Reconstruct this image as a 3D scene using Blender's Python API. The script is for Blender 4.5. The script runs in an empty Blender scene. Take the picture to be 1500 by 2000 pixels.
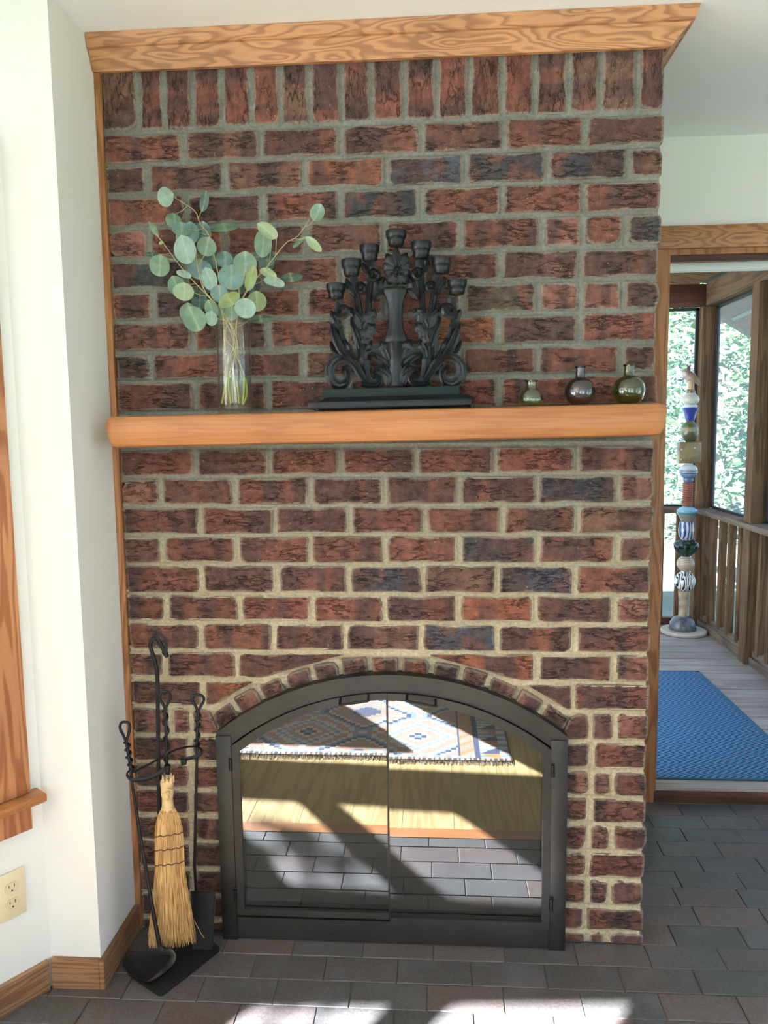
import bpy, bmesh, math, random
import numpy as np
from mathutils import Vector, Matrix, noise as mnoise

random.seed(7)
rng = np.random.default_rng(7)
SC = bpy.context.scene
COL = SC.collection
PI = math.pi

# ------------------------------------------------------------------ camera
# World: brick face is y = 0, x to the right, z up, floor z = 0 (metres).
F_PX, CX, CY, CZ, YAW, PITCH, ROLL = 1500.0, 0.13816, -2.03731, 1.43843, 0.06771, 0.10913, 0.01208
def _axes():
    cy, sy = math.cos(YAW), math.sin(YAW)
    fwd = np.array([-sy, cy, 0.0]); rt = np.array([cy, sy, 0.0]); dn = np.array([0, 0, -1.0])
    cp, sp = math.cos(PITCH), math.sin(PITCH)
    f2 = cp*fwd + sp*dn; d2 = -sp*fwd + cp*dn
    cr, sr = math.cos(ROLL), math.sin(ROLL)
    return cr*rt + sr*d2, -sr*rt + cr*d2, f2
RT, DN, FW = _axes()
CP = np.array([CX, CY, CZ])
cam = bpy.data.cameras.new('camera'); cam_o = bpy.data.objects.new('camera', cam); COL.objects.link(cam_o)
cam.sensor_fit = 'HORIZONTAL'; cam.sensor_width = 36.0; cam.lens = 36.0*F_PX/1500.0
cam.clip_start = 0.02; cam.clip_end = 300
cam_o.matrix_world = Matrix(((RT[0], -DN[0], -FW[0], CX), (RT[1], -DN[1], -FW[1], CY), (RT[2], -DN[2], -FW[2], CZ), (0, 0, 0, 1)))
SC.camera = cam_o
def at(u, v, ax=1, val=0.0):
    """point measured at pixel (u, v) of the photograph lying on the plane x/y/z = val"""
    d = RT*((u-750)/F_PX) + DN*((v-1000)/F_PX) + FW
    t = (val-CP[ax])/d[ax]
    return Vector(CP + t*d)

# ------------------------------------------------------------------ light
SUN_AZ = math.atan2(0.59, 0.807); SUN_EL = math.radians(30.0)
SUN_DIR = Vector((math.sin(SUN_AZ)*math.cos(SUN_EL), math.cos(SUN_AZ)*math.cos(SUN_EL), -math.sin(SUN_EL)))
sun = bpy.data.lights.new('sun', 'SUN'); sun_o = bpy.data.objects.new('sun', sun); COL.objects.link(sun_o)
sun.energy = 92.0; sun.angle = math.radians(0.53); sun.color = (0.89, 0.965, 1.05)
sun_o.rotation_euler = SUN_DIR.to_track_quat('-Z', 'Y').to_euler()
sun_o.location = (-5, -8, 8)
world = bpy.data.worlds.new('world'); SC.world = world; world.use_nodes = True
wn = world.node_tree; wn.nodes.clear()
w_out = wn.nodes.new('ShaderNodeOutputWorld'); w_bg = wn.nodes.new('ShaderNodeBackground')
w_sky = wn.nodes.new('ShaderNodeTexSky'); w_sky.sky_type = 'NISHITA'; w_sky.sun_disc = False
w_sky.sun_elevation = SUN_EL; w_sky.sun_rotation = SUN_AZ + PI; w_sky.air_density = 1.0; w_sky.dust_density = 3.0
w_mix = wn.nodes.new('ShaderNodeMix'); w_mix.data_type = 'RGBA'; w_mix.inputs[0].default_value = 0.93
w_mix.inputs[7].default_value = (0.315, 0.475, 0.80, 1)          # bright hazy sky
wn.links.new(w_sky.outputs[0], w_mix.inputs[6]); wn.links.new(w_mix.outputs[2], w_bg.inputs[0])
w_bg.inputs[1].default_value = 2.15
wn.links.new(w_bg.outputs[0], w_out.inputs[0])
SC.view_settings.view_transform = 'Standard'; SC.view_settings.look = 'None'
SC.view_settings.gamma = 1.0; SC.view_settings.use_curve_mapping = False
SC.view_settings.exposure = 0.45
SC.cycles.use_denoising = True
SC.cycles.max_bounces = 9; SC.cycles.diffuse_bounces = 5; SC.cycles.glossy_bounces = 4
SC.cycles.transparent_max_bounces = 24; SC.cycles.transmission_bounces = 8
SC.cycles.caustics_reflective = False; SC.cycles.caustics_refractive = False
SC.cycles.sample_clamp_indirect = 6.0

# ------------------------------------------------------------------ object helpers
def tag(o, label=None, cat=None, group=None, kind=None):
    if label: o['label'] = label
    if cat: o['category'] = cat
    if group: o['group'] = group
    if kind: o['kind'] = kind
    return o
def empty(name, loc=(0, 0, 0), parent=None):
    o = bpy.data.objects.new(name, None); COL.objects.link(o); o.location = loc; o.empty_display_size = 0.02
    if parent: o.parent = parent
    return o
class MB:
    """collects polygons and links them as one mesh object"""
    def __init__(s): s.v = []; s.f = []
    def add(s, vs, fs):
        n = len(s.v); s.v += [tuple(p) for p in vs]; s.f += [tuple(i+n for i in f) for f in fs]; return s
    def box(s, x0, x1, y0, y1, z0, z1, bev=0.0, M=None):
        if bev:
            b = bev; vs = []; fs = []
            bm = bmesh.new(); bmesh.ops.create_cube(bm, size=1.0)
            for q in bm.verts: q.co = Vector(((x0+x1)/2+q.co.x*(x1-x0), (y0+y1)/2+q.co.y*(y1-y0), (z0+z1)/2+q.co.z*(z1-z0)))
            bmesh.ops.bevel(bm, geom=bm.edges[:], offset=b, segments=2, affect='EDGES', profile=0.5)
            bm.verts.index_update()
            vs = [q.co.copy() for q in bm.verts]; fs = [[q.index for q in f.verts] for f in bm.faces]; bm.free()
        else:
            vs = [Vector(p) for p in ((x0,y0,z0),(x1,y0,z0),(x1,y1,z0),(x0,y1,z0),(x0,y0,z1),(x1,y0,z1),(x1,y1,z1),(x0,y1,z1))]
            fs = [(0,3,2,1),(4,5,6,7),(0,1,5,4),(1,2,6,5),(2,3,7,6),(3,0,4,7)]
        if M is not None: vs = [M @ q for q in vs]
        return s.add(vs, fs)
    def loft(s, rings, cap0=True, cap1=True, closed=True):
        n = len(rings[0]); vs = [p for r in rings for p in r]; fs = []
        m = n if closed else n-1
        for i in range(len(rings)-1):
            for j in range(m):
                a = i*n+j; b = i*n+(j+1) % n
                fs.append((a, b, b+n, a+n))
        if closed and cap0: fs.append(tuple(range(n-1, -1, -1)))
        if closed and cap1: fs.append(tuple(range((len(rings)-1)*n, len(rings)*n)))
        return s.add(vs, fs)
    def prism(s, poly, y0, y1):
        """polygon in (x, z) extruded from y0 (front) to y1"""
        n = len(poly)
        vs = [(x, y0, z) for x, z in poly] + [(x, y1, z) for x, z in poly]
        fs = [tuple(range(n)), tuple(range(2*n-1, n-1, -1))] + [(i, i+n, (i+1) % n+n, (i+1) % n) for i in range(n)]
        return s.add(vs, fs)
    def prism_z(s, poly, z0, z1):
        n = len(poly)
        vs = [(x, y, z0) for x, y in poly] + [(x, y, z1) for x, y in poly]
        fs = [tuple(range(n-1, -1, -1)), tuple(range(n, 2*n))] + [(i, (i+1) % n, (i+1) % n+n, i+n) for i in range(n)]
        return s.add(vs, fs)
    def lathe(s, prof, c=(0, 0, 0), n=24, sy=1.0, mod=None, axis=None):
        rings = []
        for r, z in prof:
            ring = []
            for k in range(n):
                a = 2*PI*k/n; rr = r*(mod(a, z) if mod else 1.0)
                p = Vector((rr*math.cos(a), rr*math.sin(a)*sy, z))
                if axis is not None: p = axis @ p
                ring.append(p + Vector(c))
            rings.append(ring)
        return s.loft(rings, prof[0][0] > 1e-6, prof[-1][0] > 1e-6)
    def tube(s, pts, rad, n=8, flat=1.0, side=None):
        """tube along pts; rad is a number or list; flat scales the direction 'side'"""
        pts = [Vector(p) for p in pts]; m = len(pts)
        rs = rad if isinstance(rad, (list, tuple)) else [rad]*m
        rings = []; up = None
        for i, p in enumerate(pts):
            t = (pts[min(i+1, m-1)] - pts[max(i-1, 0)]).normalized()
            if up is None:
                up = Vector(side) if side is not None else (Vector((0, 1, 0)) if abs(t.y) < 0.9 else Vector((1, 0, 0)))
            a = (up - t*up.dot(t)).normalized(); b = t.cross(a); up = a
            rings.append([p + (a*math.cos(2*PI*k/n)*flat + b*math.sin(2*PI*k/n))*rs[i] for k in range(n)])
        return s.loft(rings)
    def build(s, name, m, parent=None, smooth=True, kind=None, color=None, origin=None, angle=40):
        me = bpy.data.meshes.new(name)
        vs = s.v
        if origin is not None:
            o_ = Vector(origin); vs = [tuple(Vector(p)-o_) for p in vs]
        me.from_pydata(vs, [], s.f); me.update()
        bm = bmesh.new(); bm.from_mesh(me); bmesh.ops.recalc_face_normals(bm, faces=bm.faces); bm.to_mesh(me); bm.free()
        if smooth:
            me.shade_smooth(); me.set_sharp_from_angle(angle=math.radians(angle))
        me.materials.append(m)
        o = bpy.data.objects.new(name, me); COL.objects.link(o)
        if origin is not None: o.location = origin
        if parent is not None:
            o.parent = parent
            if parent.type == 'EMPTY' or True:
                o.matrix_parent_inverse = Matrix.Translation(-Vector(world_loc(parent)))
        if kind: o['kind'] = kind
        if color: o.color = color
        return o
def world_loc(o):
    return _wl.get(o.name, tuple(o.location)) if o.parent else tuple(o.location)
_wl = {}
def catmull(pts, k=6):
    P = [Vector(p) for p in pts]; out = []
    for i in range(len(P)-1):
        p0, p1, p2, p3 = P[max(i-1, 0)], P[i], P[i+1], P[min(i+2, len(P)-1)]
        for j in range(k):
            t = j/k
            out.append(0.5*((2*p1) + (p2-p0)*t + (2*p0-5*p1+4*p2-p3)*t*t + (3*p1-p0-3*p2+p3)*t**3))
    out.append(P[-1]); return out
def interp_list(vals, m):
    xs = np.linspace(0, 1, len(vals)); return [float(q) for q in np.interp(np.linspace(0, 1, m), xs, vals)]

# ------------------------------------------------------------------ materials
def new_mat(name):
    m = bpy.data.materials.new(name); m.use_nodes = True; nt = m.node_tree
    return m, nt, nt.nodes['Principled BSDF'], nt.nodes['Material Output']
def nd(nt, t, ins=None, **props):
    n = nt.nodes.new(t)
    for k, v in props.items(): setattr(n, k, v)
    for k, v in (ins or {}).items():
        if isinstance(v, bpy.types.NodeSocket): nt.links.new(v, n.inputs[k])
        else: n.inputs[k].default_value = v
    return n
def c4(c): return (c[0], c[1], c[2], 1.0)
def mixc(nt, fac, a, b, mode='MIX'):
    n = nt.nodes.new('ShaderNodeMix'); n.data_type = 'RGBA'; n.blend_type = mode
    for i, v in ((0, fac), (6, a), (7, b)):
        if isinstance(v, bpy.types.NodeSocket): nt.links.new(v, n.inputs[i])
        else: n.inputs[i].default_value = v if i == 0 else c4(v)
    return n.outputs[2]
def math_(nt, op, a, b=None, c=None, clamp=False):
    n = nt.nodes.new('ShaderNodeMath'); n.operation = op; n.use_clamp = clamp
    for i, v in enumerate((a, b, c)):
        if v is None: continue
        if isinstance(v, bpy.types.NodeSocket): nt.links.new(v, n.inputs[i])
        else: n.inputs[i].default_value = v
    return n.outputs[0]
def ramp(nt, fac, stops):
    n = nt.nodes.new('ShaderNodeValToRGB'); nt.links.new(fac, n.inputs[0])
    e = n.color_ramp.elements
    while len(e) < len(stops): e.new(0.5)
    for i, (p, c) in enumerate(stops): e[i].position = p; e[i].color = c4(c) if not isinstance(c, (int, float)) else (c, c, c, 1)
    return n.outputs[0]
def mapping(nt, scale=(1, 1, 1), rnd=False, src='Object', rot=(0, 0, 0)):
    tc = nt.nodes.new('ShaderNodeTexCoord'); out = tc.outputs[src]
    if rnd:
        oi = nt.nodes.new('ShaderNodeObjectInfo')
        r = math_(nt, 'MULTIPLY', oi.outputs['Random'], 37.0)
        cb = nd(nt, 'ShaderNodeCombineXYZ', {0: r, 1: r, 2: r}).outputs[0]
        out = nd(nt, 'ShaderNodeVectorMath', {0: out, 1: cb}, operation='ADD').outputs[0]
    mp = nt.nodes.new('ShaderNodeMapping'); nt.links.new(out, mp.inputs[0])
    mp.inputs['Scale'].default_value = scale; mp.inputs['Rotation'].default_value = rot
    return mp.outputs[0]
def noise(nt, vec, scale=5.0, detail=4.0, rough=0.55, dist=0.0):
    return nd(nt, 'ShaderNodeTexNoise', {'Vector': vec, 'Scale': scale, 'Detail': detail, 'Roughness': rough, 'Distortion': dist}).outputs[0]
def bump(nt, bsdf, h, strength=0.3, dist=0.002):
    b = nd(nt, 'ShaderNodeBump', {'Height': h, 'Strength': strength, 'Distance': dist})
    nt.links.new(b.outputs[0], bsdf.inputs['Normal'])
def plain(name, col, rough=0.6, metal=0.0, var=0.12, scale=20, bmp=0.0, spec=0.5):
    m, nt, b, _ = new_mat(name)
    v = mapping(nt); n = noise(nt, v, scale)
    f = nd(nt, 'ShaderNodeMapRange', {0: n, 3: 1-var, 4: 1+var}).outputs[0]
    hs = nd(nt, 'ShaderNodeHueSaturation', {'Value': f, 'Color': c4(col)})
    nt.links.new(hs.outputs[0], b.inputs['Base Color'])
    b.inputs['Roughness'].default_value = rough; b.inputs['Metallic'].default_value = metal
    b.inputs['Specular IOR Level'].default_value = spec
    if bmp: bump(nt, b, noise(nt, v, scale*6, 6), bmp)
    return m
def wood(name, base, dark, scale, density=14.0, rough=0.45, rnd=False, contrast=(0.35, 0.75), var=0.25, fine=0.25, bmp=0.08, rot=(0, 0, 0), spec=0.4):
    """contour-line grain: a noise stretched along the board is cut into rings"""
    m, nt, b, _ = new_mat(name)
    v = mapping(nt, scale, rnd, rot=rot)
    n = noise(nt, v, 1.0, 2.0, 0.45, 0.15)
    s = math_(nt, 'FRACT', math_(nt, 'MULTIPLY', n, density))
    g = ramp(nt, s, [(0.0, 0.15), (contrast[0], 0.0), (contrast[1], 1.0), (0.93, 0.85), (1.0, 0.15)])
    fn = noise(nt, mapping(nt, (scale[0]*3, scale[1]*14, scale[2]*14) if scale[0] < scale[2] else (scale[0]*14, scale[1]*14, scale[2]*3), rnd, rot=rot), 3.0, 4.0)
    col = mixc(nt, g, base, dark)
    col = mixc(nt, math_(nt, 'MULTIPLY', fn, fine), col, (dark[0]*0.7, dark[1]*0.7, dark[2]*0.7))
    big = nd(nt, 'ShaderNodeMapRange', {0: noise(nt, mapping(nt, (1, 1, 1), rnd), 2.5, 2.0), 1: 0.3, 2: 0.7, 3: 1-var, 4: 1+var*0.6}).outputs[0]
    hs = nd(nt, 'ShaderNodeHueSaturation', {'Value': big, 'Color': col})
    nt.links.new(hs.outputs[0], b.inputs['Base Color'])
    b.inputs['Roughness'].default_value = rough; b.inputs['Specular IOR Level'].default_value = spec
    bump(nt, b, fn, bmp, 0.001)
    return m
def thin_glass(name, tint, refl=1.0, rough=0.0, ior=1.45):
    """thin clear glass wall: straight-through light with a tint, Fresnel reflection on top"""
    m, nt, b, out = new_mat(name); nt.nodes.remove(b)
    tr = nd(nt, 'ShaderNodeBsdfTransparent', {0: c4(tint)})
    gl = nd(nt, 'ShaderNodeBsdfGlossy', {0: (1, 1, 1, 1), 'Roughness': rough})
    lw = nd(nt, 'ShaderNodeLayerWeight', {0: 0.5})
    f = math_(nt, 'MULTIPLY', math_(nt, 'ADD', math_(nt, 'MULTIPLY', math_(nt, 'POWER', lw.outputs['Facing'], 5.0), 0.75), 0.04), refl, clamp=True)
    mx = nd(nt, 'ShaderNodeMixShader', {0: f, 1: tr.outputs[0], 2: gl.outputs[0]})
    nt.links.new(mx.outputs[0], out.inputs[0])
    return m

# brick: colour from the object, flashing bands, cracks, pale specks
def brick_mat():
    m, nt, b, _ = new_mat('brick_face')
    oi = nt.nodes.new('ShaderNodeObjectInfo')
    band = noise(nt, mapping(nt, (16, 2, 3), True), 1.0, 2.0, 0.5, 0.2)
    bandf = ramp(nt, band, [(0.44, 0.0), (0.58, 0.85)])
    patch = ramp(nt, noise(nt, mapping(nt, (17, 8, 11), True), 1.0, 3.0), [(0.50, 0.0), (0.62, 0.85)])
    fired = mixc(nt, patch, oi.outputs['Color'], (0.185, 0.078, 0.056))
    base = mixc(nt, bandf, fired, (0.085, 0.052, 0.048))
    mid = noise(nt, mapping(nt, (45, 45, 60), True), 1.0, 5.0, 0.65)
    hs = nd(nt, 'ShaderNodeHueSaturation', {'Value': nd(nt, 'ShaderNodeMapRange', {0: mid, 1: 0.3, 2: 0.7, 3: 0.6, 4: 1.4}).outputs[0], 'Color': base})
    cn = noise(nt, mapping(nt, (17, 17, 62), True), 1.0, 5.0, 0.6, 0.25)
    crack = ramp(nt, math_(nt, 'ABSOLUTE', math_(nt, 'SUBTRACT', cn, 0.5)), [(0.0, 1.0), (0.010, 0.9), (0.028, 0.0)])
    where = ramp(nt, noise(nt, mapping(nt, (15, 15, 22), True), 1.0, 2.0), [(0.42, 0.0), (0.58, 1.0)])
    cr = math_(nt, 'MULTIPLY', crack, where)
    col = mixc(nt, math_(nt, 'MULTIPLY', cr, 0.6), hs.outputs[0], (0.022, 0.015, 0.014))
    sp = ramp(nt, noise(nt, mapping(nt, (130, 130, 130), True), 1.0, 2.0), [(0.70, 0.0), (0.75, 1.0)])
    col = mixc(nt, math_(nt, 'MULTIPLY', sp, 0.5), col, (0.45, 0.34, 0.27))
    # lime bloom left by the mortar round the edge of the face (vertex attribute)
    ed = nd(nt, 'ShaderNodeAttribute', attribute_name='edge').outputs['Fac']
    rag = noise(nt, mapping(nt, (90, 90, 90), True), 1.0, 5.0, 0.7)
    lime = math_(nt, 'MULTIPLY', ramp(nt, math_(nt, 'ADD', math_(nt, 'MULTIPLY', ed, 0.62), math_(nt, 'MULTIPLY', rag, 0.62)), [(0.66, 0.0), (0.84, 1.0)]), 0.6)
    col = mixc(nt, lime, col, (0.36, 0.29, 0.22))
    nt.links.new(col, b.inputs['Base Color'])
    b.inputs['Roughness'].default_value = 0.88; b.inputs['Specular IOR Level'].default_value = 0.25
    h = math_(nt, 'SUBTRACT', math_(nt, 'MULTIPLY', noise(nt, mapping(nt, (120, 120, 160), True), 1.0, 6.0, 0.7), 0.8), math_(nt, 'MULTIPLY', cr, 1.2))
    bump(nt, b, h, 1.0, 0.006)
    return m
M_BRICK = brick_mat()
def mortar_mat():
    m, nt, b, _ = new_mat('mortar')
    n1 = noise(nt, mapping(nt, (9, 9, 30)), 1.0, 4.0); n2 = noise(nt, mapping(nt, (120, 120, 160)), 1.0, 5.0)
    # grey cement pointing above the mantel, sandier buff pointing in the lower courses
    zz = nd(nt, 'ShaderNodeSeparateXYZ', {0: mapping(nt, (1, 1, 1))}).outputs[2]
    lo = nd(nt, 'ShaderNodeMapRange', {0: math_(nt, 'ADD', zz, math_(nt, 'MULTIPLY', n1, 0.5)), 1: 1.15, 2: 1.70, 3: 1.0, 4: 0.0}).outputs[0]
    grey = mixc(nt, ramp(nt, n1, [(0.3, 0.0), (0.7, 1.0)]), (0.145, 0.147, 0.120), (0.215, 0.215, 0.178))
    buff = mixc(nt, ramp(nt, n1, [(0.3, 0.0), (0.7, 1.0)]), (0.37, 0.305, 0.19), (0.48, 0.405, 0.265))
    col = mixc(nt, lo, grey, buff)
    hs = nd(nt, 'ShaderNodeHueSaturation', {'Value': nd(nt, 'ShaderNodeMapRange', {0: n2, 1: 0.3, 2: 0.7, 3: 0.75, 4: 1.2}).outputs[0], 'Color': col})
    nt.links.new(hs.outputs[0], b.inputs['Base Color']); b.inputs['Roughness'].default_value = 0.95
    bump(nt, b, n2, 0.6, 0.002)
    return m
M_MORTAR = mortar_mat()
M_PAINT = plain('cream_wall_paint', (0.785, 0.785, 0.74), 0.85, var=0.02, scale=3, bmp=0.03, spec=0.2)
M_CEIL = plain('white_ceiling_paint', (0.905, 0.935, 0.965), 0.9, var=0.01, scale=3, spec=0.2)
M_CROWN = wood('crown_pine', (0.53, 0.26, 0.115), (0.31, 0.135, 0.055), (3.6, 12, 20), 13.0, 0.45, fine=0.15)
M_PINE_V = wood('upright_pine', (0.46, 0.205, 0.08), (0.27, 0.105, 0.038), (14, 14, 1.6), 9.0, 0.45)
M_MANTEL = wood('mantel_pine', (0.50, 0.205, 0.072), (0.41, 0.150, 0.048), (2.2, 20, 60), 5.0, 0.36, fine=0.62, var=0.2)
M_CASING = wood('window_casing_pine', (0.56, 0.255, 0.115), (0.33, 0.115, 0.040), (14, 14, 1.4), 10.0, 0.4)
M_BASEB = wood('baseboard_pine', (0.36, 0.19, 0.095), (0.20, 0.092, 0.042), (1.5, 1.5, 40), 6.0, 0.5)
M_IRON = plain('black_wrought_iron', (0.020, 0.021, 0.024), 0.42, 0.75, 0.3, 40, 0.25)
M_SHEET = plain('worn_sheet_iron', (0.030, 0.030, 0.031), 0.5, 0.6, 0.45, 14, 0.25)
M_FRAME = plain('blackened_steel', (0.052, 0.050, 0.047), 0.46, 0.75, 0.35, 9, 0.12)
M_CARVED = plain('black_stained_carved_wood', (0.0095, 0.011, 0.013), 0.30, 0.0, 0.35, 50, 0.2, spec=0.30)
M_GREENB = plain('dark_green_paint', (0.011, 0.022, 0.020), 0.6, 0.0, 0.2, 30, 0.1, spec=0.2)
M_CUP = plain('satin_black_cup', (0.010, 0.012, 0.013), 0.30, 0.0, 0.2, 30, spec=0.28)
M_DARK = plain('soot_black', (0.012, 0.012, 0.011), 0.95, 0, 0.3, 12)
M_GROUT = plain('grey_grout', (0.13, 0.125, 0.115), 0.9, 0, 0.3, 20, 0.2)
M_IVORY = plain('ivory_plastic', (0.72, 0.62, 0.40), 0.4, 0, 0.02, 5)
M_IVORY2 = plain('ivory_plastic_face', (0.66, 0.56, 0.35), 0.35, 0, 0.02, 5)
M_WHITE = plain('white_metal_track', (0.75, 0.78, 0.78), 0.4, 0, 0.03, 5)
M_WEATH = wood('weathered_cedar', (0.170, 0.100, 0.050), (0.095, 0.053, 0.026), (14, 14, 1.0), 9.0, 0.8, True, var=0.3, spec=0.1)
M_WEATHH = wood('weathered_cedar_rail', (0.20, 0.142, 0.092), (0.13, 0.088, 0.055), (1.0, 1.0, 14), 6.0, 0.8, True, var=0.3, spec=0.15)
M_REDW = wood('red_brown_beam', (0.115, 0.042, 0.024), (0.07, 0.025, 0.014), (1.2, 14, 18), 7.0, 0.6, True)
M_BEAM = wood('grey_brown_beam', (0.135, 0.082, 0.044), (0.085, 0.050, 0.026), (14, 1.0, 14), 6.0, 0.85, True, spec=0.08)
M_ROOFB = wood('roof_deck_boards', (0.19, 0.098, 0.050), (0.115, 0.055, 0.028), (1.2, 14, 14), 7.0, 0.95, True, spec=0.04)
M_DECK = wood('weathered_deck_board', (0.40, 0.34, 0.29), (0.29, 0.23, 0.185), (1.0, 16, 16), 6.0, 0.7, True, var=0.25)
M_FLOORP = wood('pine_floor_board', (0.56, 0.40, 0.175), (0.42, 0.27, 0.10), (13, 1.1, 13), 7.0, 0.7, True, var=0.15, spec=0.15)
def straw_mat():
    m, nt, b, _ = new_mat('broom_straw')
    n = noise(nt, mapping(nt, (420, 420, 9)), 1.0, 2.0)
    nt.links.new(ramp(nt, n, [(0.34, (0.20, 0.095, 0.030)), (0.46, (0.46, 0.25, 0.085)), (0.62, (0.64, 0.41, 0.17))]), b.inputs['Base Color']); b.inputs['Roughness'].default_value = 0.7
    return m
M_BRISTLE = straw_mat()
M_STRAWW = plain('pale_carved_wood', (0.64, 0.44, 0.21), 0.5, 0, 0.2, 30, 0.15)
M_STITCH = plain('dark_twine', (0.10, 0.055, 0.03), 0.8, 0, 0.2, 60)

def tile_mat():
    m, nt, b, _ = new_mat('quarry_tile')
    oi = nt.nodes.new('ShaderNodeObjectInfo')
    n1 = noise(nt, mapping(nt, (7, 7, 7), True), 1.0, 4.0); n2 = noise(nt, mapping(nt, (160, 160, 160), True), 1.0, 4.0, 0.7)
    hs = nd(nt, 'ShaderNodeHueSaturation', {'Value': nd(nt, 'ShaderNodeMapRange', {0: n2, 1: 0.3, 2: 0.7, 3: 0.65, 4: 1.35}).outputs[0], 'Color': oi.outputs['Color']})
    col = mixc(nt, ramp(nt, n1, [(0.48, 0.0), (0.68, 0.55)]), hs.outputs[0], (0.135, 0.125, 0.125))
    nt.links.new(col, b.inputs['Base Color'])
    b.inputs['Roughness'].default_value = 0.42; b.inputs['Specular IOR Level'].default_value = 0.5
    bump(nt, b, n2, 0.25, 0.001)
    return m
M_TILE = tile_mat()

# ------------------------------------------------------------------ brick chimney breast
XL, XR = -0.7155, 0.703
BED = {'S': 2.2059, 'U1': 2.1275, 'U2': 2.0486, 'U3': 1.9681, 'U4': 1.8859, 'U5': 1.8069, 'U6': 1.7263, 'U7': 1.6456, 'U8': 1.5692, 'U9': 1.4870,
       'L0': 1.3885, 'L1': 1.312, 'L2': 1.2321, 'L3': 1.1526, 'L4': 1.0723, 'L5': 0.9901, 'L6': 0.9109, 'L7': 0.8298, 'L8': 0.7487, 'L9': 0.6684,
       'L10': 0.5851, 'L11': 0.504, 'L12': 0.4264, 'L13': 0.3503, 'L14': 0.2696, 'L15': 0.1896, 'L16': 0.1097, 'L17': 0.0351, 'F': -0.004}
ORDER = list(BED)
FRAME_L, FRAME_R = -0.462, 0.480
ARCH_C = (0.006, -0.003); R_EXT, R_INT = 0.826, 0.772
# perpend joints measured along each course (photograph x at mid course)
PERP = {'U1': [359, 509, 664, 823, 984, 1143], 'U2': [288, 440, 595, 753, 909, 1069, 1228], 'U3': [363, 514, 664, 823, 980, 1139],
        'U4': [291, 441, 599, 751, 901, 1058, 1137, 1221], 'U5': [362, 517, 667, 822, 976, 1133], 'U6': [299, 448, 593, 751, 903, 1051, 1134, 1216],
        'U7': [376, 524, 675, 828, 975, 1131], 'U8': [296, 443, 593, 745, 900, 1049, 1212], 'U9': [380, 525, 680, 832, 975, 1131],
        'L1': [382, 526, 667, 812, 967, 1127], 'L2': [314, 459, 605, 750.7, 897, 1050, 1207], 'L3': [393, 537, 684, 831, 981, 1129],
        'L4': [319, 464, 607, 751.5, 896.5, 1050, 1205], 'L5': [394.5, 540.5, 681, 827, 972, 1123], 'L6': [325, 469, 609, 752, 896.5, 1045, 1200],
        'L7': [393.5, 534, 674, 822, 971, 1123], 'L8': [323, 462, 750, 1048, 1199], 'L9': [397, 750, 1120],
        'L10': [333, 373, 750, 1155, 1200], 'L11': [371, 750, 1155], 'L12': [328, 373, 750, 1154, 1196], 'L13': [373, 750, 1152],
        'L14': [331, 375, 750, 1148, 1194], 'L15': [376, 750, 1149], 'L16': [334, 378, 750, 1147, 1190], 'L17': [380, 750, 1144], 'F': [380, 750, 1147, 1185]}
SOLDIER = [270.7, 321, 376, 434.7, 490.7, 548, 605, 667, 726, 790, 853, 916, 981, 1045, 1111, 1173, 1245]
def px_x(u, z):
    """world x on the brick face for photograph column u at height z"""
    x = at(u, 1000, 1, 0).x
    for _ in range(3):
        # row where height z shows in that column
        rel = np.array([x, 0.0, z]) - CP
        v = 1000 + F_PX*(rel @ DN)/(rel @ FW)
        x = at(u, v, 1, 0).x
    return x
SHADE = {'red': (0.205, 0.082, 0.057), 'deep': (0.165, 0.071, 0.051), 'brown': (0.160, 0.086, 0.062), 'dark': (0.068, 0.066, 0.070),
         'blue': (0.088, 0.089, 0.104), 'orange': (0.290, 0.108, 0.060), 'pink': (0.245, 0.115, 0.083), 'olive': (0.120, 0.096, 0.068)}
SPECIAL = {('U2', 3): 'orange', ('U2', 4): 'blue', ('U2', 5): 'dark', ('U2', 6): 'dark', ('U3', 1): 'deep', ('U3', 3): 'dark', ('U6', 1): 'blue',
           ('U6', 5): 'olive', ('U4', 6): 'pink', ('U4', 7): 'red', ('U4', 8): 'dark', ('U6', 6): 'pink', ('U6', 7): 'pink', ('U6', 8): 'brown',
           ('U7', 4): 'orange', ('L2', 6): 'dark', ('L2', 7): 'pink', ('L2', 0): 'pink', ('L5', 3): 'dark', ('L5', 5): 'blue', ('L7', 4): 'blue', ('L7', 5): 'orange',
           ('L6', 5): 'orange', ('L8', 3): 'orange', ('L9', 2): 'orange', ('L8', 5): 'pink', ('L6', 0): 'red', ('L4', 0): 'brown', ('L4', 7): 'brown',
           ('U2', 0): 'red', ('U2', 7): 'brown', ('U8', 0): 'dark', ('U1', 1): 'brown', ('U5', 0): 'dark', ('L9', 1): 'orange', ('U8', 7): 'brown', ('U6', 0): 'red',
           ('L9', 3): 'deep', ('L4', 5): 'dark', ('L1', 2): 'deep', ('L2', 5): 'red'}
wall_chimney = None
def clip_poly(poly, keep):
    """clip a polygon by a signed function keep(x, z) >= 0 (edges cut by bisection)"""
    out = []
    n = len(poly)
    for i in range(n):
        a, b = poly[i], poly[(i+1) % n]; fa, fb = keep(*a), keep(*b)
        if fa >= 0: out.append(a)
        if (fa >= 0) != (fb >= 0):
            lo, hi = 0.0, 1.0
            for _ in range(24):
                mid = (lo+hi)/2; p = (a[0]+(b[0]-a[0])*mid, a[1]+(b[1]-a[1])*mid)
                if (keep(*p) >= 0) == (fa >= 0): lo = mid
                else: hi = mid
            out.append((a[0]+(b[0]-a[0])*lo, a[1]+(b[1]-a[1])*lo))
    return out
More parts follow.
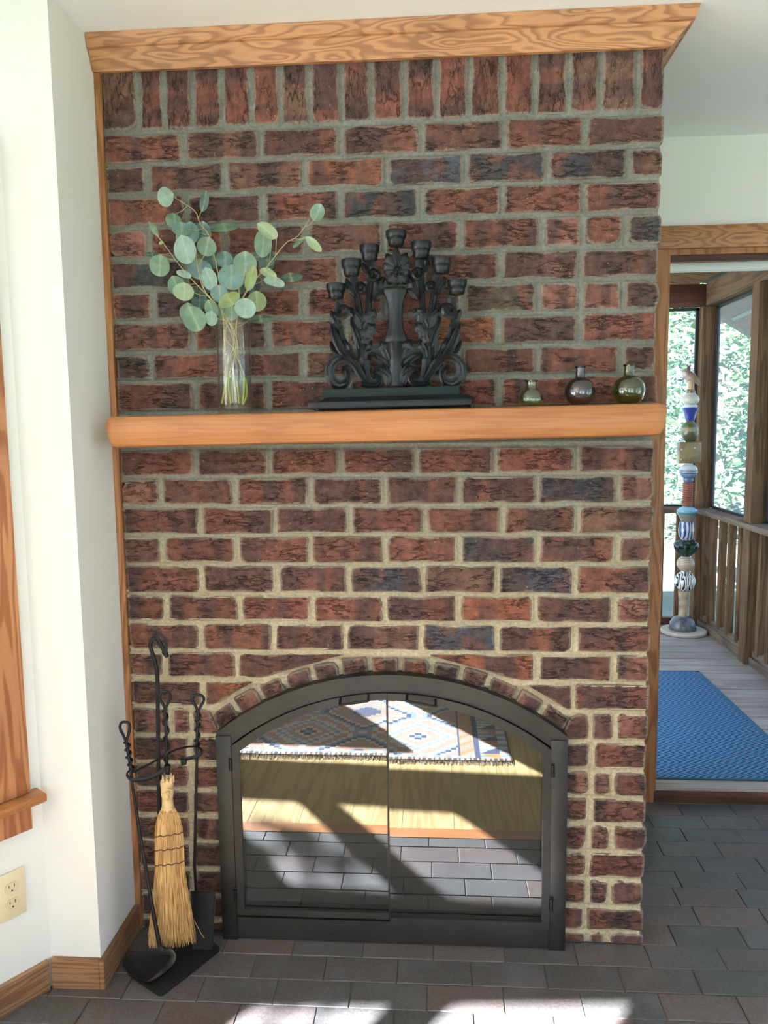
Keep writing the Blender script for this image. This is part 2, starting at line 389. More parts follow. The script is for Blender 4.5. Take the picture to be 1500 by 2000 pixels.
def add_brick(poly, shade, ang=0.0, proud=None, round_=0.006, depth=0.045):
    """a fired brick: ragged outline, worn arrises, own origin; ang turns its long axis"""
    cx = sum(p[0] for p in poly)/len(poly); cz = sum(p[1] for p in poly)/len(poly)
    ca, sa = math.cos(-ang), math.sin(-ang)
    loc = [((p[0]-cx)*ca-(p[1]-cz)*sa, (p[0]-cx)*sa+(p[1]-cz)*ca) for p in poly]
    # cut corners, subdivide and jitter
    pts = []; n = len(loc)
    for i in range(n):
        a, b, c = loc[i-1], loc[i], loc[(i+1) % n]
        la = math.dist(a, b); lc = math.dist(b, c); r = round_*random.choice([0.6, 0.8, 1.0, 1.4, 2.6])
        ra, rc = min(r*random.uniform(0.7, 1.6), la*0.35), min(r*random.uniform(0.7, 1.6), lc*0.35)
        p1 = (b[0]+(a[0]-b[0])*ra/la, b[1]+(a[1]-b[1])*ra/la); p2 = (b[0]+(c[0]-b[0])*rc/lc, b[1]+(c[1]-b[1])*rc/lc)
        mid = ((p1[0]+p2[0])/2*0.55+b[0]*0.45, (p1[1]+p2[1])/2*0.55+b[1]*0.45)
        pts += [p1, mid, p2]
        nx = loc[(i+2) % n]; k = int(lc/0.034)
        for j in range(1, k):
            t = (rc + (lc-2*rc)*j/k)/lc
            pts.append((b[0]+(c[0]-b[0])*t, b[1]+(c[1]-b[1])*t))
    J = 0.0014
    pts = [(x+random.uniform(-J, J), z+random.uniform(-J, J)) for x, z in pts]
    y0 = random.uniform(-0.0030, 0.0004) if proud is None else proud
    def ring(ins, y, jy=0.0):
        res = []
        for x, z in pts:
            L = math.hypot(x, z)+1e-6
            res.append((x*(1-ins/L), y + random.uniform(-jy, jy), z*(1-ins/L)))
        return res
    m = len(pts)
    rings = [ring(0, depth), ring(0, 0.007), ring(0.0008, 0.0014, 0.0005), ring(0.0040, y0, 0.0006), ring(0.017, y0-0.0006, 0.0010)]
    vs = [p for r in rings for p in r]; fs = []
    for i in range(len(rings)-1):
        for j in range(m):
            fs.append((i*m+j, (i+1)*m+j, (i+1)*m+(j+1) % m, i*m+(j+1) % m))
    vs.append((0, y0-0.0008, 0)); k = len(vs)-1; base = (len(rings)-1)*m
    for j in range(m): fs.append((base+j, k, base+(j+1) % m))
    me = bpy.data.meshes.new('brick'); me.from_pydata(vs, [], fs); me.update()
    att = me.attributes.new('edge', 'FLOAT', 'POINT')
    att.data.foreach_set('value', [1.0]*(3*m) + [0.85]*m + [0.1]*m + [0.0])
    me.shade_smooth(); me.set_sharp_from_angle(angle=math.radians(60)); me.materials.append(M_BRICK)
    o = bpy.data.objects.new('brick', me); COL.objects.link(o)
    o.location = (cx, 0, cz); o.rotation_euler = (0, -ang, 0)
    c = SHADE[shade]; k = random.uniform(0.85, 1.15); o.color = (c[0]*k, c[1]*k*random.uniform(0.93, 1.07), c[2]*k, 1)
    o.parent = wall_chimney
    return o
# mortar bed (its own mesh is the structure): concave joints between the bricks
def mortar_mesh():
    zs = set()
    for n in ORDER:
        for k in range(-4, 5): zs.add(round(BED[n]+k*0.0024, 5))
    ks = sorted(BED.values())
    for a, b in zip(ks[:-1], ks[1:]):
        for t in (0.25, 0.5, 0.75): zs.add(round(a+(b-a)*t, 5))
    for z in np.arange(0.60, 0.86, 0.006): zs.add(round(float(z), 5))
    for z in np.arange(2.22, 2.44, 0.03): zs.add(round(float(z), 5))
    zs = np.array(sorted(z for z in zs if z >= -0.001 and z <= 2.435)); zs[0] = 0.0
    xs = np.linspace(XL-0.008, XR-0.004, 300)
    perp_world = {}
    for n in ORDER:
        if n in PERP:
            z0 = BED[n]+0.035; perp_world[n] = np.array([px_x(u, z0) for u in PERP[n] if u != 750])
    sold = np.array([px_x(u, 2.28) for u in SOLDIER])
    bz = np.array([BED[n] for n in ORDER])
    Y = np.zeros((len(zs), len(xs)))
    for i, z in enumerate(zs):
        db = np.min(np.abs(bz-z)); j = int(np.sum(bz > z)); nm = ORDER[min(j, len(ORDER)-1)]
        pw = sold if z > BED['S'] else perp_world.get(nm)
        dp = np.min(np.abs(xs[:, None]-pw[None, :]), axis=1) if pw is not None and len(pw) else np.full(len(xs), 1.0)
        d = np.minimum(db, dp)
        Y[i] = -0.0002 + 0.0068*np.clip(1-(d/0.0075)**2, 0, 1) + 0.03*np.clip((d-0.0105)/0.01, 0, 1)
    for i, z in enumerate(zs):
        for k, x in enumerate(xs):
            Y[i, k] += 0.0016*mnoise.noise(Vector((x*45, z*45, 1.0))) + 0.0018*mnoise.noise(Vector((x*9, z*30, 5.0)))
            r = math.hypot(x-ARCH_C[0], z-ARCH_C[1])
            if R_INT-0.03 < r < R_EXT+0.03 and z > 0.58: Y[i, k] = 0.002+0.3*abs(Y[i, k])
    nx = len(xs)
    vs = [(float(x), float(Y[i, k]), float(z)) for i, z in enumerate(zs) for k, x in enumerate(xs)]
    fs = []
    for i in range(len(zs)-1):
        for k in range(nx-1):
            x = (xs[k]+xs[k+1])/2; z = (zs[i]+zs[i+1])/2
            inside = FRAME_L+0.012 < x < FRAME_R-0.012 and (z < 0.59 or math.hypot(x-ARCH_C[0], z-ARCH_C[1]) < R_INT-0.012)
            if not inside: fs.append((i*nx+k, i*nx+k+1, (i+1)*nx+k+1, (i+1)*nx+k))
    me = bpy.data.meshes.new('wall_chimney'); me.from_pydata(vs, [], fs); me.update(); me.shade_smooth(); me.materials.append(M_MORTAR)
    o = bpy.data.objects.new('wall_chimney', me); COL.objects.link(o)
    return o
wall_chimney = mortar_mesh()
tag(wall_chimney, 'reddish brown brick chimney breast with wide pale mortar joints above and around the fireplace', None, None, 'structure')
JB = 0.0056   # half a bed joint
SK_L, SK_R = math.atan2(0.646, -0.512), math.atan2(0.658, 0.506)
def out_arch(x, z):
    """distance outside the arch ring, its ends closed by the two skewbacks"""
    r = math.hypot(x-ARCH_C[0], z-ARCH_C[1]); a = math.atan2(z-ARCH_C[1], x-ARCH_C[0])
    return max(r-(R_EXT+0.008), (a-SK_L)*r-0.006, (SK_R-a)*r-0.006)
for i, n in enumerate(ORDER):
    if n not in PERP: continue
    top = BED[ORDER[i-1]] - JB; bot = BED[n] + JB
    if n == 'F': bot = 0.001
    mid = (top+bot)/2
    xs = [XL-0.001] + [px_x(u, mid) for u in PERP[n]] + [XR]
    idx = 0
    for a in range(len(xs)-1):
        jl = 0.0 if a == 0 else 0.0062; jr = random.uniform(-0.008, 0.002) if a == len(xs)-2 else 0.0062
        x0, x1 = xs[a]+jl*random.uniform(0.85, 1.2), xs[a+1]-jr*random.uniform(0.85, 1.2)
        lowered = BED[n] < 0.8
        if lowered and PERP[n][a-1 if a else 0] == 750 and a: x0 = max(x0, -9)
        rj = lambda s_: random.uniform(-s_, s_)
        poly = [(x0+rj(.002), bot+rj(.0018)), (x1+rj(.002), bot+rj(.0018)), (x1+rj(.002), top+rj(.0018)), (x0+rj(.002), top+rj(.0018))]
        if n in ('L8', 'L9', 'L10'):
            poly = clip_poly(poly, out_arch)          # the arch cuts the brick on the slant
        if n in ('L10', 'L11', 'L12', 'L13', 'L14', 'L15', 'L16', 'L17', 'F'):
            left = xs[a] < 0 and xs[a+1] < 0.15; right = xs[a+1] > 0 and xs[a] > -0.15
            lim = lambda x, z: (FRAME_L - 0.001 - x) if left else (x - FRAME_R - 0.001)
            poly = clip_poly(poly, lim)
        if len(poly) < 3: idx += 1; continue
        w = max(p[0] for p in poly)-min(p[0] for p in poly); h = max(p[1] for p in poly)-min(p[1] for p in poly)
        ar = 0.5*abs(sum(poly[q-1][0]*poly[q][1]-poly[q][0]*poly[q-1][1] for q in range(len(poly))))
        if w < 0.02 or h < 0.012 or ar < 0.0011 and n != 'F': idx += 1; continue
        small = w < 0.12
        sh = SPECIAL.get((n, idx)) or random.choice(['pink', 'pink', 'red', 'brown'] if small else ['red', 'red', 'deep', 'deep', 'brown', 'red'])
        add_brick(poly, sh, 0.0, round_=0.009 if small else 0.005)
        idx += 1
sx = [XL-0.001] + [px_x(u, 2.28) for u in SOLDIER] + [XR]
for a in range(len(sx)-1):
    x0, x1 = sx[a]+(0.006 if a else 0), sx[a+1]-(0.006 if a < len(sx)-2 else 0)
    add_brick([(x0, BED['S']+JB), (x1, BED['S']+JB), (x1, 2.40), (x0, 2.40)], random.choice(['red', 'deep', 'brown', 'red']) if a else 'brown', PI/2)
VJ = [((-0.506, 0.643), (-0.468, 0.603)), ((-0.441, 0.70), (-0.405, 0.649)), ((-0.369, 0.742), (-0.336, 0.682)), ((-0.294, 0.778), (-0.266, 0.721)),
      ((-0.21, 0.797), (-0.193, 0.742)), ((-0.132, 0.813), (-0.118, 0.765)), ((-0.047, 0.82), (-0.042, 0.77)), ((0.04, 0.821), (0.035, 0.769)),
      ((0.128, 0.808), (0.121, 0.762)), ((0.211, 0.794), (0.194, 0.748)), ((0.284, 0.766), (0.265, 0.723)), ((0.363, 0.731), (0.343, 0.683)),
      ((0.439, 0.696), (0.413, 0.65)), ((0.512, 0.655), (0.481, 0.607))]
angs = [math.atan2(a[1]-ARCH_C[1], a[0]-ARCH_C[0]) for a, b in VJ]
for k in range(13):
    a0, a1 = angs[k]-0.0085, angs[k+1]+0.0085
    P = lambda a, r: (ARCH_C[0]+r*math.cos(a), ARCH_C[1]+r*math.sin(a))
    r1 = R_EXT - 0.006*random.random() - 0.004
    poly = [P(a1, R_INT-0.012), P(a0, R_INT-0.012), P(a0, r1), P(a1, r1)]
    am = (a0+a1)/2
    add_brick(poly, ['brown', 'pink', 'pink', 'pink', 'brown', 'brown', 'orange', 'orange', 'olive', 'brown', 'pink', 'pink', 'brown'][k], am-PI/2, -0.002, 0.006)
# right-hand return of the chimney (bricks one joined piece, outside the photograph's view)
m = MB()
for i, n in enumerate(ORDER[1:]):
    z0, z1 = BED[n]+JB, BED[ORDER[i]]-JB
    if n == 'L0': continue
    y = 0.05 if i % 2 else 0.15
    while y < 0.83:
        m.box(XR-0.03, XR+0.001*random.uniform(-1, 2), y+0.007, min(y+0.196, 0.842), max(z0, 0.001), z1); y += 0.203
side_b = m.build('return_bricks', M_BRICK, wall_chimney, smooth=False, kind='stuff', color=(*SHADE['red'], 1))
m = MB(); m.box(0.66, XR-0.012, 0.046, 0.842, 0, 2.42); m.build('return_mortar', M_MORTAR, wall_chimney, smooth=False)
# firebox behind the doors
m = MB()
m.box(-0.46, 0.48, 0.50, 0.53, 0.001, 0.80); m.box(-0.50, -0.46, 0.05, 0.53, 0.001, 0.80); m.box(0.48, 0.52, 0.05, 0.53, 0.001, 0.80)
m.box(-0.50, 0.52, 0.05, 0.53, 0.80, 0.84)
fbx = m.build('firebox', M_DARK, wall_chimney, smooth=False)

# ------------------------------------------------------------------ room shell
CEIL0, CEIL1 = 2.431, 2.440
def struct(name, mb, m, parent=None, smooth=False, label=None, **k):
    o = mb.build(name, m, parent, smooth, **k)
    if parent is None: o['kind'] = 'structure'
    if label: o['label'] = label
    return o
def quad_wall(a, b, z0, z1, t, openings=()):
    """wall from a to b (plan points), thickness t to the left of a->b, rectangular openings (s0, s1, z0, z1)"""
    a = Vector((a[0], a[1], 0)); b = Vector((b[0], b[1], 0)); L = (b-a).length; d = (b-a)/L; n = Vector((-d.y, d.x, 0))
    Mx = Matrix(((d.x, n.x, 0, a.x), (d.y, n.y, 0, a.y), (0, 0, 1, 0), (0, 0, 0, 1)))
    ss = sorted({0.0, L, *[q for o in openings for q in o[:2]]}); zz = sorted({z0, z1, *[q for o in openings for q in o[2:]]})
    m = MB()
    for i in range(len(ss)-1):
        for j in range(len(zz)-1):
            s, z = (ss[i]+ss[i+1])/2, (zz[j]+zz[j+1])/2
            if any(o[0] < s < o[1] and o[2] < z < o[3] for o in openings): continue
            m.box(ss[i], ss[i+1], 0, t, zz[j], zz[j+1], M=Mx)
    return m, Mx, L
# left of the chimney: return wall, narrow front-facing wall, angled window wall
RET_X, RET_Y = -0.7335, -0.238
AW0 = Vector((-0.866, -0.238)); AWD = Vector((-0.58, -0.8146)); AWL = 3.98
m = MB(); m.prism_z([(AW0.x-0.08, RET_Y), (RET_X, RET_Y), (RET_X, 0.10), (-0.80, 0.10), (-0.80, RET_Y+0.10), (AW0.x-0.08, RET_Y+0.10)], 0, 2.44)
struct('wall_left', m, M_PAINT, label='narrow cream wall return beside the brick chimney')
aw_end = (AW0.x+AWD.x*AWL, AW0.y+AWD.y*AWL)
WIN0, WIN1, WZ0, WZ1 = 0.155, 1.15, 0.56, 2.02
m, AWM, _ = quad_wall(tuple(AW0), aw_end, 0, 2.44, -0.12, [(WIN0, WIN1, WZ0, WZ1), (1.32, 2.45, 0.12, 2.2), (2.55, 3.75, 0.12, 2.2)])  # second and third openings added to let more light reach the ceiling
# (thickness is laid on the outside of the room)
struct('wall_window', m, M_PAINT, label='cream angled wall holding the wood-trimmed window')
# rear wall with the glazing the sun comes through
RW = math.radians(3.9); rx = Vector((math.cos(RW), math.sin(RW), 0))
ra = Vector((-2.2, -3.4, 0)) - rx*1.0; rb = Vector((-2.2, -3.4, 0)) + rx*5.2
S = lambda x: (x+2.2)/math.cos(RW) + 1.0
rear_open = [(S(-2.66), S(-2.285), 1.845, 2.275), (S(-2.66), S(-1.47), 1.477, 1.605), (S(-2.16), S(-1.68), 1.845, 2.275), (S(-1.47), S(-1.02), 0.98, 1.605),
             (S(-0.62), S(0.45), 0.35, 2.15), (S(0.65), S(1.85), 0.35, 2.15)]
m, _, _ = quad_wall((ra.x, ra.y), (rb.x, rb.y), 0, 2.44, -0.05, rear_open)
struct('wall_rear', m, M_PAINT, label='cream wall of tall windows facing the fireplace')
m = MB(); m.box(-0.80, 3.1, -6.2, -3.52, 2.46, 2.52); m.box(-0.84, -0.78, -6.2, -3.36, -0.5, 2.52)
struct('sun_shield_rear', m, M_PAINT, label='slab and side wall added outside the rear windows to block sun')  # unseen slab and side wall, added to keep sun out of these windows
m = MB(); m.add([(-4.4, -3.56, 2.505), (3.1, -3.10, 2.505), (3.1, 0.97, 2.505), (-4.4, 0.97, 2.505), (-4.4, -1.1, 5.3), (3.1, -0.9, 5.3)], [(0, 1, 5, 4), (2, 3, 4, 5), (1, 2, 5), (3, 0, 4)])
struct('roof', m, M_ROOFB, label='unseen pitched house roof, ridge raised to keep sun off the porch')  # out of view; ridge raised steep so the porch stays shaded
m = MB(); m.add([(-14, -12, -0.12), (-0.86, -12, -0.12), (-0.86, 3, -0.12), (-14, 3, -0.12)], [(0, 1, 2, 3)])
struct('bounce_ground', m, plain('pale_bounce_ground', (0.60, 0.65, 0.72), 0.9, var=0.1, scale=2), label='pale ground sheet added outside the left windows to bounce light indoors')  # unseen pale ground, added to throw sunlight up onto the ceiling
m, _, _ = quad_wall((3.0, -3.4), (3.0, 0.96), 0, 2.44, -0.1, [(0.3, 1.5, 0.3, 2.15), (1.8, 3.0, 0.3, 2.15)]); struct('wall_right', m, M_PAINT, label='cream right wall')  # openings added to brighten the wall return from the right
# wall with the porch doorway
DX0, DX1, DZ = 0.967, 2.02, 2.052
m, _, _ = quad_wall((0.60, 0.844), (3.0, 0.844), 0, 2.44, 0.12, [(DX0-0.6, DX1-0.6, -1, DZ)])
struct('wall_porch', m, M_PAINT, label='cream wall around the porch doorway')
m = MB(); m.add([(-4.4, -3.56, 2.425), (3.1, -3.10, 2.425), (3.1, 0, CEIL0), (-4.4, 0, CEIL0), (3.1, 0.97, CEIL1), (-4.4, 0.97, CEIL1)], [(0, 3, 2, 1), (3, 5, 4, 2)])
m.add([(-4.4, -3.56, 2.5), (3.1, -3.10, 2.5), (3.1, 0.97, 2.5), (-4.4, 0.97, 2.5)], [(0, 1, 2, 3)])
ceil = struct('ceiling', m, M_CEIL, label='plain white flat ceiling')

# ------------------------------------------------------------------ floors
TP, TD = 0.1945, 0.0917
WOODY = -0.612
m = MB(); m.box(-4.4, 3.1, WOODY, 0.86, -0.05, -0.0035)
floor = struct('floor', m, M_GROUT, label='dark slate-brown tile floor laid in staggered rows')
def tile(x0, x1, y0, y1, c):
    m = MB(); z = random.uniform(-0.0006, 0.0006); g = 0.0012
    j = [random.uniform(-0.0006, 0.0006) for _ in range(4)]
    x0 += g+j[0]; x1 -= g+j[1]; y0 += g+j[2]; y1 -= g+j[3]; b = 0.0015
    m.loft([[(x0, y0, -0.006), (x1, y0, -0.006), (x1, y1, -0.006), (x0, y1, -0.006)], [(x0, y0, z-b), (x1, y0, z-b), (x1, y1, z-b), (x0, y1, z-b)],
            [(x0+b, y0+b, z), (x1-b, y0+b, z), (x1-b, y1-b, z), (x0+b, y1-b, z)]], cap0=False)
    o = m.build('tile', M_TILE, floor, smooth=False, origin=((x0+x1)/2, (y0+y1)/2, 0)); k = random.uniform(0.88, 1.12)
    o.color = (c[0]*k, c[1]*k, c[2]*k, 1); return o
TCOL = [(0.088, 0.078, 0.074), (0.098, 0.080, 0.076), (0.080, 0.073, 0.070), (0.108, 0.078, 0.070), (0.092, 0.084, 0.080)]
def in_wall(x, y):
    if XL-0.03 < x < XR-0.01 and y > -0.004: return True
    if x < RET_X and y > RET_Y-0.005: return True
    # outside the angled wall
    r = Vector((x, y))-AW0
    return r.x*(-AWD.y) + r.y*AWD.x < -0.03 if False else (r.x*AWD.y - r.y*AWD.x) > 0.02 and x < AW0.x
row_first = {0: 0.321-0.1945*3, 1: 0.227, 2: 0.030+0.0, 3: 0.14}
# first joint of every row (x), read from the photograph, rows counted away from the brick face
ROWX = {-1: 0.126, -2: 0.226, -3: 0.110, -4: 0.225, -5: 0.12, -6: 0.21, -7: 0.11}
rows = []
y = -0.0015
k = -1
while y > WOODY+0.005:
    rows.append((max(y-TD, WOODY), y, ROWX.get(k, 0.1))); y -= TD; k -= 1
right_joint = [at(1318, 1840, 2, 0).x, at(1391, 1848, 2, 0).x]
up = [(1312, 1825), (1355, 1780), (1315, 1740), (1315, 1700), (1362, 1680), (1283, 1645), (1328, 1619), (1367, 1592)]
y = -0.0015; k = 0
while y < 0.83:
    u, v = up[k] if k < len(up) else (1330, 1585)
    rows.append((y, min(y+TD, 0.842), at(u, v, 2, 0).x)); y += TD; k += 1
for (ya, yb, xo) in rows:
    for i in range(-22, 14):
        x0, x1 = xo+i*TP, xo+(i+1)*TP
        # keep to the part of the floor the photograph shows directly or in the glass
        if ya > -0.01 and (x1 < 0.70 or x0 > 2.2): continue
        if ya < -0.01 and (x1 < -1.75 or x0 > 1.9): continue
        yc = (ya+yb)/2
        if ya > -0.01: x0 = max(x0, 0.70)
        if ya < -0.01 and x0 < RET_X and yb > RET_Y: 
            if x1 < RET_X: 
                if ya > RET_Y-0.02: continue
            elif ya > RET_Y-0.02: x0 = max(x0, RET_X-0.01)
        # angled wall line at this row
        t = (yc-AW0.y)/AWD.y
        if t > 0:
            xw = AW0.x+AWD.x*t-0.05
            if x1 < xw: continue
        if x1-x0 < 0.012: continue
        if yb-ya < 0.01: continue
        tile(x0, x1, ya, yb, random.choice(TCOL))
# pine floor of the room beyond the tiles, with a border board (seen in the fire-door glass)
m = MB(); m.box(-4.4, 3.1, -4.2, WOODY, -0.05, -0.004)
pine = struct('floor_2', m, M_GROUT, label='golden pine board floor behind the tile strip')
m = MB(); m.box(-2.2, 3.0, WOODY-0.062, WOODY-0.001, -0.004, 0.001)
bb = m.build('border_board', M_MANTEL, pine, smooth=False, origin=(0, WOODY-0.03, 0))
x = -3.6
while x < 3.0:
    w = 0.19
    m = MB(); m.box(x+0.0008, x+w-0.0008, -4.1, WOODY-0.064, -0.004, random.uniform(-0.0004, 0.0004))
    m.build('plank', M_FLOORP, pine, smooth=False, origin=(x+w/2, -2.4, 0)); x += w

# ------------------------------------------------------------------ wood trim of the room
def crown():
    m = MB()
    prof = [(0.004, 2.352), (0.016, 2.352), (0.020, 2.360), (0.040, 2.396), (0.046, 2.398), (0.046, 2.404), (0.052, 2.430), (0.0, 2.430)]
    prof2 = [(0.004, 2.352), (0.012, 2.352), (0.018, 2.360), (0.050, 2.396), (0.058, 2.398), (0.060, 2.404), (0.068, 2.430), (0.0, 2.430)]
    a = [(RET_X+0.002, -p, z) for p, z in prof]
    b = [(XR+q, -p, z) for (p, z), (q, _) in zip(prof, prof2)]
    c = [(XR+q, 0.842, z) for q, z in prof2]
    m.loft([a, b, c]); return m
c = struct('trim_1', crown(), M_CROWN, label='stepped pine crown moulding along the chimney top')
m = MB(); m.box(RET_X+0.0005, XL-0.001, -0.010, 0.03, 0.0, 2.353, 0.002)
struct('trim_2', m, M_PINE_V, label='thin upright pine strip between brick and cream return')
# baseboards
BH = 0.082
m = MB(); m.box(RET_X-0.001, RET_X+0.0125, RET_Y-0.0125, -0.012, 0, BH, 0.002)
struct('baseboard_return', m, M_BASEB, label='pine baseboard running along the return to the brick')
m = MB(); m.box(AW0.x+0.004, RET_X-0.0012, RET_Y-0.0125, RET_Y+0.001, 0, BH+0.001, 0.002)
struct('baseboard_front', m, M_BASEB, label='short pine baseboard on the narrow front-facing wall')
m = MB(); m.box(0.012, 1.6, 0.0, 0.0125, 0, BH, 0.002, M=AWM)
struct('baseboard_window', m, M_BASEB, label='pine baseboard under the window on the angled wall')

# window in the angled wall: casing, stool, apron, frame and glass
win = MB()
Wm = lambda *a, **k: MB().box(*a, M=AWM, **k)
win.box(WIN0, WIN1, -0.085, -0.045, WZ0, WZ0+0.05, M=AWM); win.box(WIN0, WIN1, -0.085, -0.045, WZ1-0.05, WZ1, M=AWM)
win.box(WIN0, WIN0+0.05, -0.085, -0.045, WZ0+0.05, WZ1-0.05, M=AWM); win.box(WIN1-0.05, WIN1, -0.085, -0.045, WZ0+0.05, WZ1-0.05, M=AWM)
win.box(WIN0, WIN1, -0.085, -0.045, 1.27, 1.31, M=AWM)
w1 = struct('window_1', win, M_CASING, label='window with orange pine casing on the angled wall')
Wm(0.034, WIN0+0.006, -0.001, 0.020, 0.548, 2.12, bev=0.002).build('casing', M_CASING, w1)
Wm(WIN1-0.006, WIN1+0.115, -0.001, 0.020, 0.548, 2.12, bev=0.002).build('casing', M_CASING, w1)
Wm(0.034, WIN1+0.115, -0.001, 0.022, 2.00, 2.12, bev=0.002).build('casing', M_CASING, w1)
Wm(0.008, WIN1+0.15, -0.05, 0.052, 0.523, 0.546, bev=0.006).build('stool', M_MANTEL, w1)
Wm(0.034, WIN1+0.115, -0.001, 0.018, 0.452, 0.524, bev=0.002).build('apron', M_CASING, w1)
Wm(WIN0-0.002, WIN0+0.012, -0.12, 0.0, 0.546, 2.02).build('jamb', M_CASING, w1); Wm(WIN1-0.012, WIN1+0.002, -0.12, 0.0, 0.546, 2.02).build('jamb', M_CASING, w1)
M_PANE = thin_glass('window_glass', (0.96, 0.98, 0.97), 0.8)
Wm(WIN0+0.04, WIN1-0.04, -0.067, -0.063, WZ0+0.04, WZ1-0.04).build('pane', M_PANE, w1, smooth=False)
# electrical outlet on the angled wall
o0 = AWM @ Vector((0.09, 0, 0.30))
out = empty('electrical_outlet', o0); tag(out, 'ivory double electrical outlet low on the cream wall under the window', 'outlet')
def aw_prism(poly, n0, n1):
    m = MB(); m.prism(poly, n0, n1); m.v = [tuple(AWM @ Vector(p)) for p in m.v]; return m
Wm(0.056, 0.125, 0.0, 0.006, 0.238, 0.358, bev=0.0025).build('cover_plate', M_IVORY, out)
for zc in (0.319, 0.277):
    poly = []
    for k in range(28):
        a = 2*PI*k/28; px, pz = 0.0172*math.cos(a), 0.0172*math.sin(a)
        poly.append((0.0905+px, zc+max(-0.0135, min(0.0135, pz))))
    rc = aw_prism(poly, 0.005, 0.0082).build('receptacle', M_IVORY2, out)
    mm = MB()
    for s0, hh in ((0.0835, 0.0042), (0.0965, 0.0034)): mm.box(s0, s0+0.0018, 0.0075, 0.0085, zc+0.001, zc+0.001+2*hh, M=AWM)
    mm.box(0.0885, 0.0925, 0.0075, 0.0085, zc-0.0095, zc-0.0055, M=AWM)
    mm.build('slots', M_DARK, rc, smooth=False)
aw_prism([(0.0905+0.003*math.cos(q*PI/6), 0.298+0.003*math.sin(q*PI/6)) for q in range(12)], 0.005, 0.0072).build('screw', M_IVORY2, out)

# porch doorway: casing, head, white track, jamb, threshold
dm = MB(); dm.box(DX0-0.004, DX0+0.006, 0.83, 0.965, 0.0, DZ); dm.box(DX0, DX1, 0.835, 0.965, 2.036, DZ+0.004)
d1 = struct('door_1', dm, M_PINE_V, label='open porch doorway with orange pine casing and weathered sill')
mm = MB(); mm.box(DX0-0.066, DX0-0.002, 0.824, 0.845, 0.0, 2.055, 0.002); mm.build('casing', M_PINE_V, d1)
mm = MB(); mm.box(DX0-0.075, DX1+0.07, 0.822, 0.845, 2.056, 2.134, 0.002); mm.build('head_casing', M_CROWN, d1)
mm = MB(); mm.box(DX0+0.006, DX1, 0.846, 0.90, 2.024, 2.037); mm.build('door_stop', M_REDW, d1, smooth=False)
mm = MB(); mm.box(DX0+0.004, DX1, 0.90, 0.93, 1.992, 2.020, 0.002); mm.build('door_track', M_WHITE, d1)
mm = MB(); mm.box(DX0+0.0055, DX0+0.009, 0.845, 0.93, 0.05, 2.03); mm.build('weather_strip', M_IVORY, d1, smooth=False)
mm = MB(); mm.box(DX0-0.06, DX1, 0.828, 0.848, 0.0, 0.043, 0.002); mm.build('sill_nosing', M_REDW, d1)
mm = MB(); mm.box(DX0+0.003, DX1, 0.840, 0.938, 0.030, 0.049, 0.003); mm.build('threshold', M_DECK, d1, origin=(1.4, 0.88, 0.04))

# ------------------------------------------------------------------ mantel
def mantel_top(x): return 1.4822 + 0.0113*x
def make_mantel():
    t = empty('mantel_shelf', (0, -0.07, 1.44))
    tag(t, 'thick orange-brown pine beam mantel across the brick chimney', 'mantel')
    m = MB(); rings = []
    secs = [(-0.689, 0.010, 0.62), (-0.686, 0.003, 0.88), (-0.676, 0.0, 1.0), (-0.3, 0, 1), (0.1, 0, 1), (0.45, 0, 1), (0.670, 0, 1), (0.686, 0.002, 0.93), (0.692, 0.008, 0.72)]
    for x, ins, sc in secs:
        zt = mantel_top(x); H = 0.0785
        y1, y0 = 0.006, -0.150
        pr = [(y1, 0), (y1, -H), (y0+0.020, -H), (y0+0.007, -H+0.004), (y0+0.0015, -H+0.014), (y0, -H*0.5), (y0+0.001, -0.010), (y0+0.005, -0.003), (y0+0.012, 0)]
        slant = 0.0
        ring = []
        for y, dz in pr:
            zz = -H/2+(dz+H/2)*sc; yy = y1+(y-y1)*(1-ins*2)
            xx = x + (0.008*(-dz/H) if x < -0.67 else (-0.008*(-dz/H) if x > 0.66 else 0))
            ring.append((xx, yy, zt+zz))
        rings.append(ring)
    m.loft(rings); m.build('beam', M_MANTEL, t, angle=35)
    return t
make_mantel()

# ------------------------------------------------------------------ fireplace doors
FY = -0.034
def arc_pts(xa, za, xb, zb, sag, n=24):
    cx = (xa+xb)/2; c = abs(xb-xa)/2; R = (c*c+sag*sag)/(2*sag); zc = (za+zb)/2+sag-R
    th = math.asin(c/R)
    return [(cx+R*math.sin(-th+2*th*k/n), zc+R*math.cos(-th+2*th*k/n) + (zb-za)*(k/n-0.5)) for k in range(n+1)]
fd = empty('fireplace_door_set', (0.008, FY, 0.0))
tag(fd, 'arched blackened steel fireplace frame with two mirror-like glass doors', 'fireplace doors')
def ring_poly(m, outer, inner, y0, y1):
    """face between two outlines with equal counts, with thickness"""
    n = len(outer); vs = []
    for pts, y in ((outer, y0), (inner, y0), (outer, y1), (inner, y1)): vs += [(x, y, z) for x, z in pts]
    fs = []
    for i in range(n):
        j = (i+1) % n
        fs += [(i, j, n+j, n+i), (2*n+i, 3*n+i, 3*n+j, 2*n+j), (i, 2*n+i, 2*n+j, j), (n+i, n+j, 3*n+j, 3*n+i)]
    m.add(vs, fs)
oarc = arc_pts(-0.4695, 0.607, 0.4875, 0.611, 0.168); iarc = arc_pts(-0.4245, 0.578, 0.446, 0.580, 0.150)
outer = [(-0.4705, 0.003)] + oarc + [(0.488, 0.003)]; inner = [(-0.4275, 0.067)] + iarc + [(0.442, 0.067)]
m = MB(); ring_poly(m, outer, inner, FY, 0.012); m.build('frame', M_FRAME, fd, smooth=True, angle=25)
m = MB(); m.box(-0.4705, -0.428, FY-0.004, FY+0.004, 0.0, 0.60, 0.001); m.build('frame_post', M_FRAME, fd)
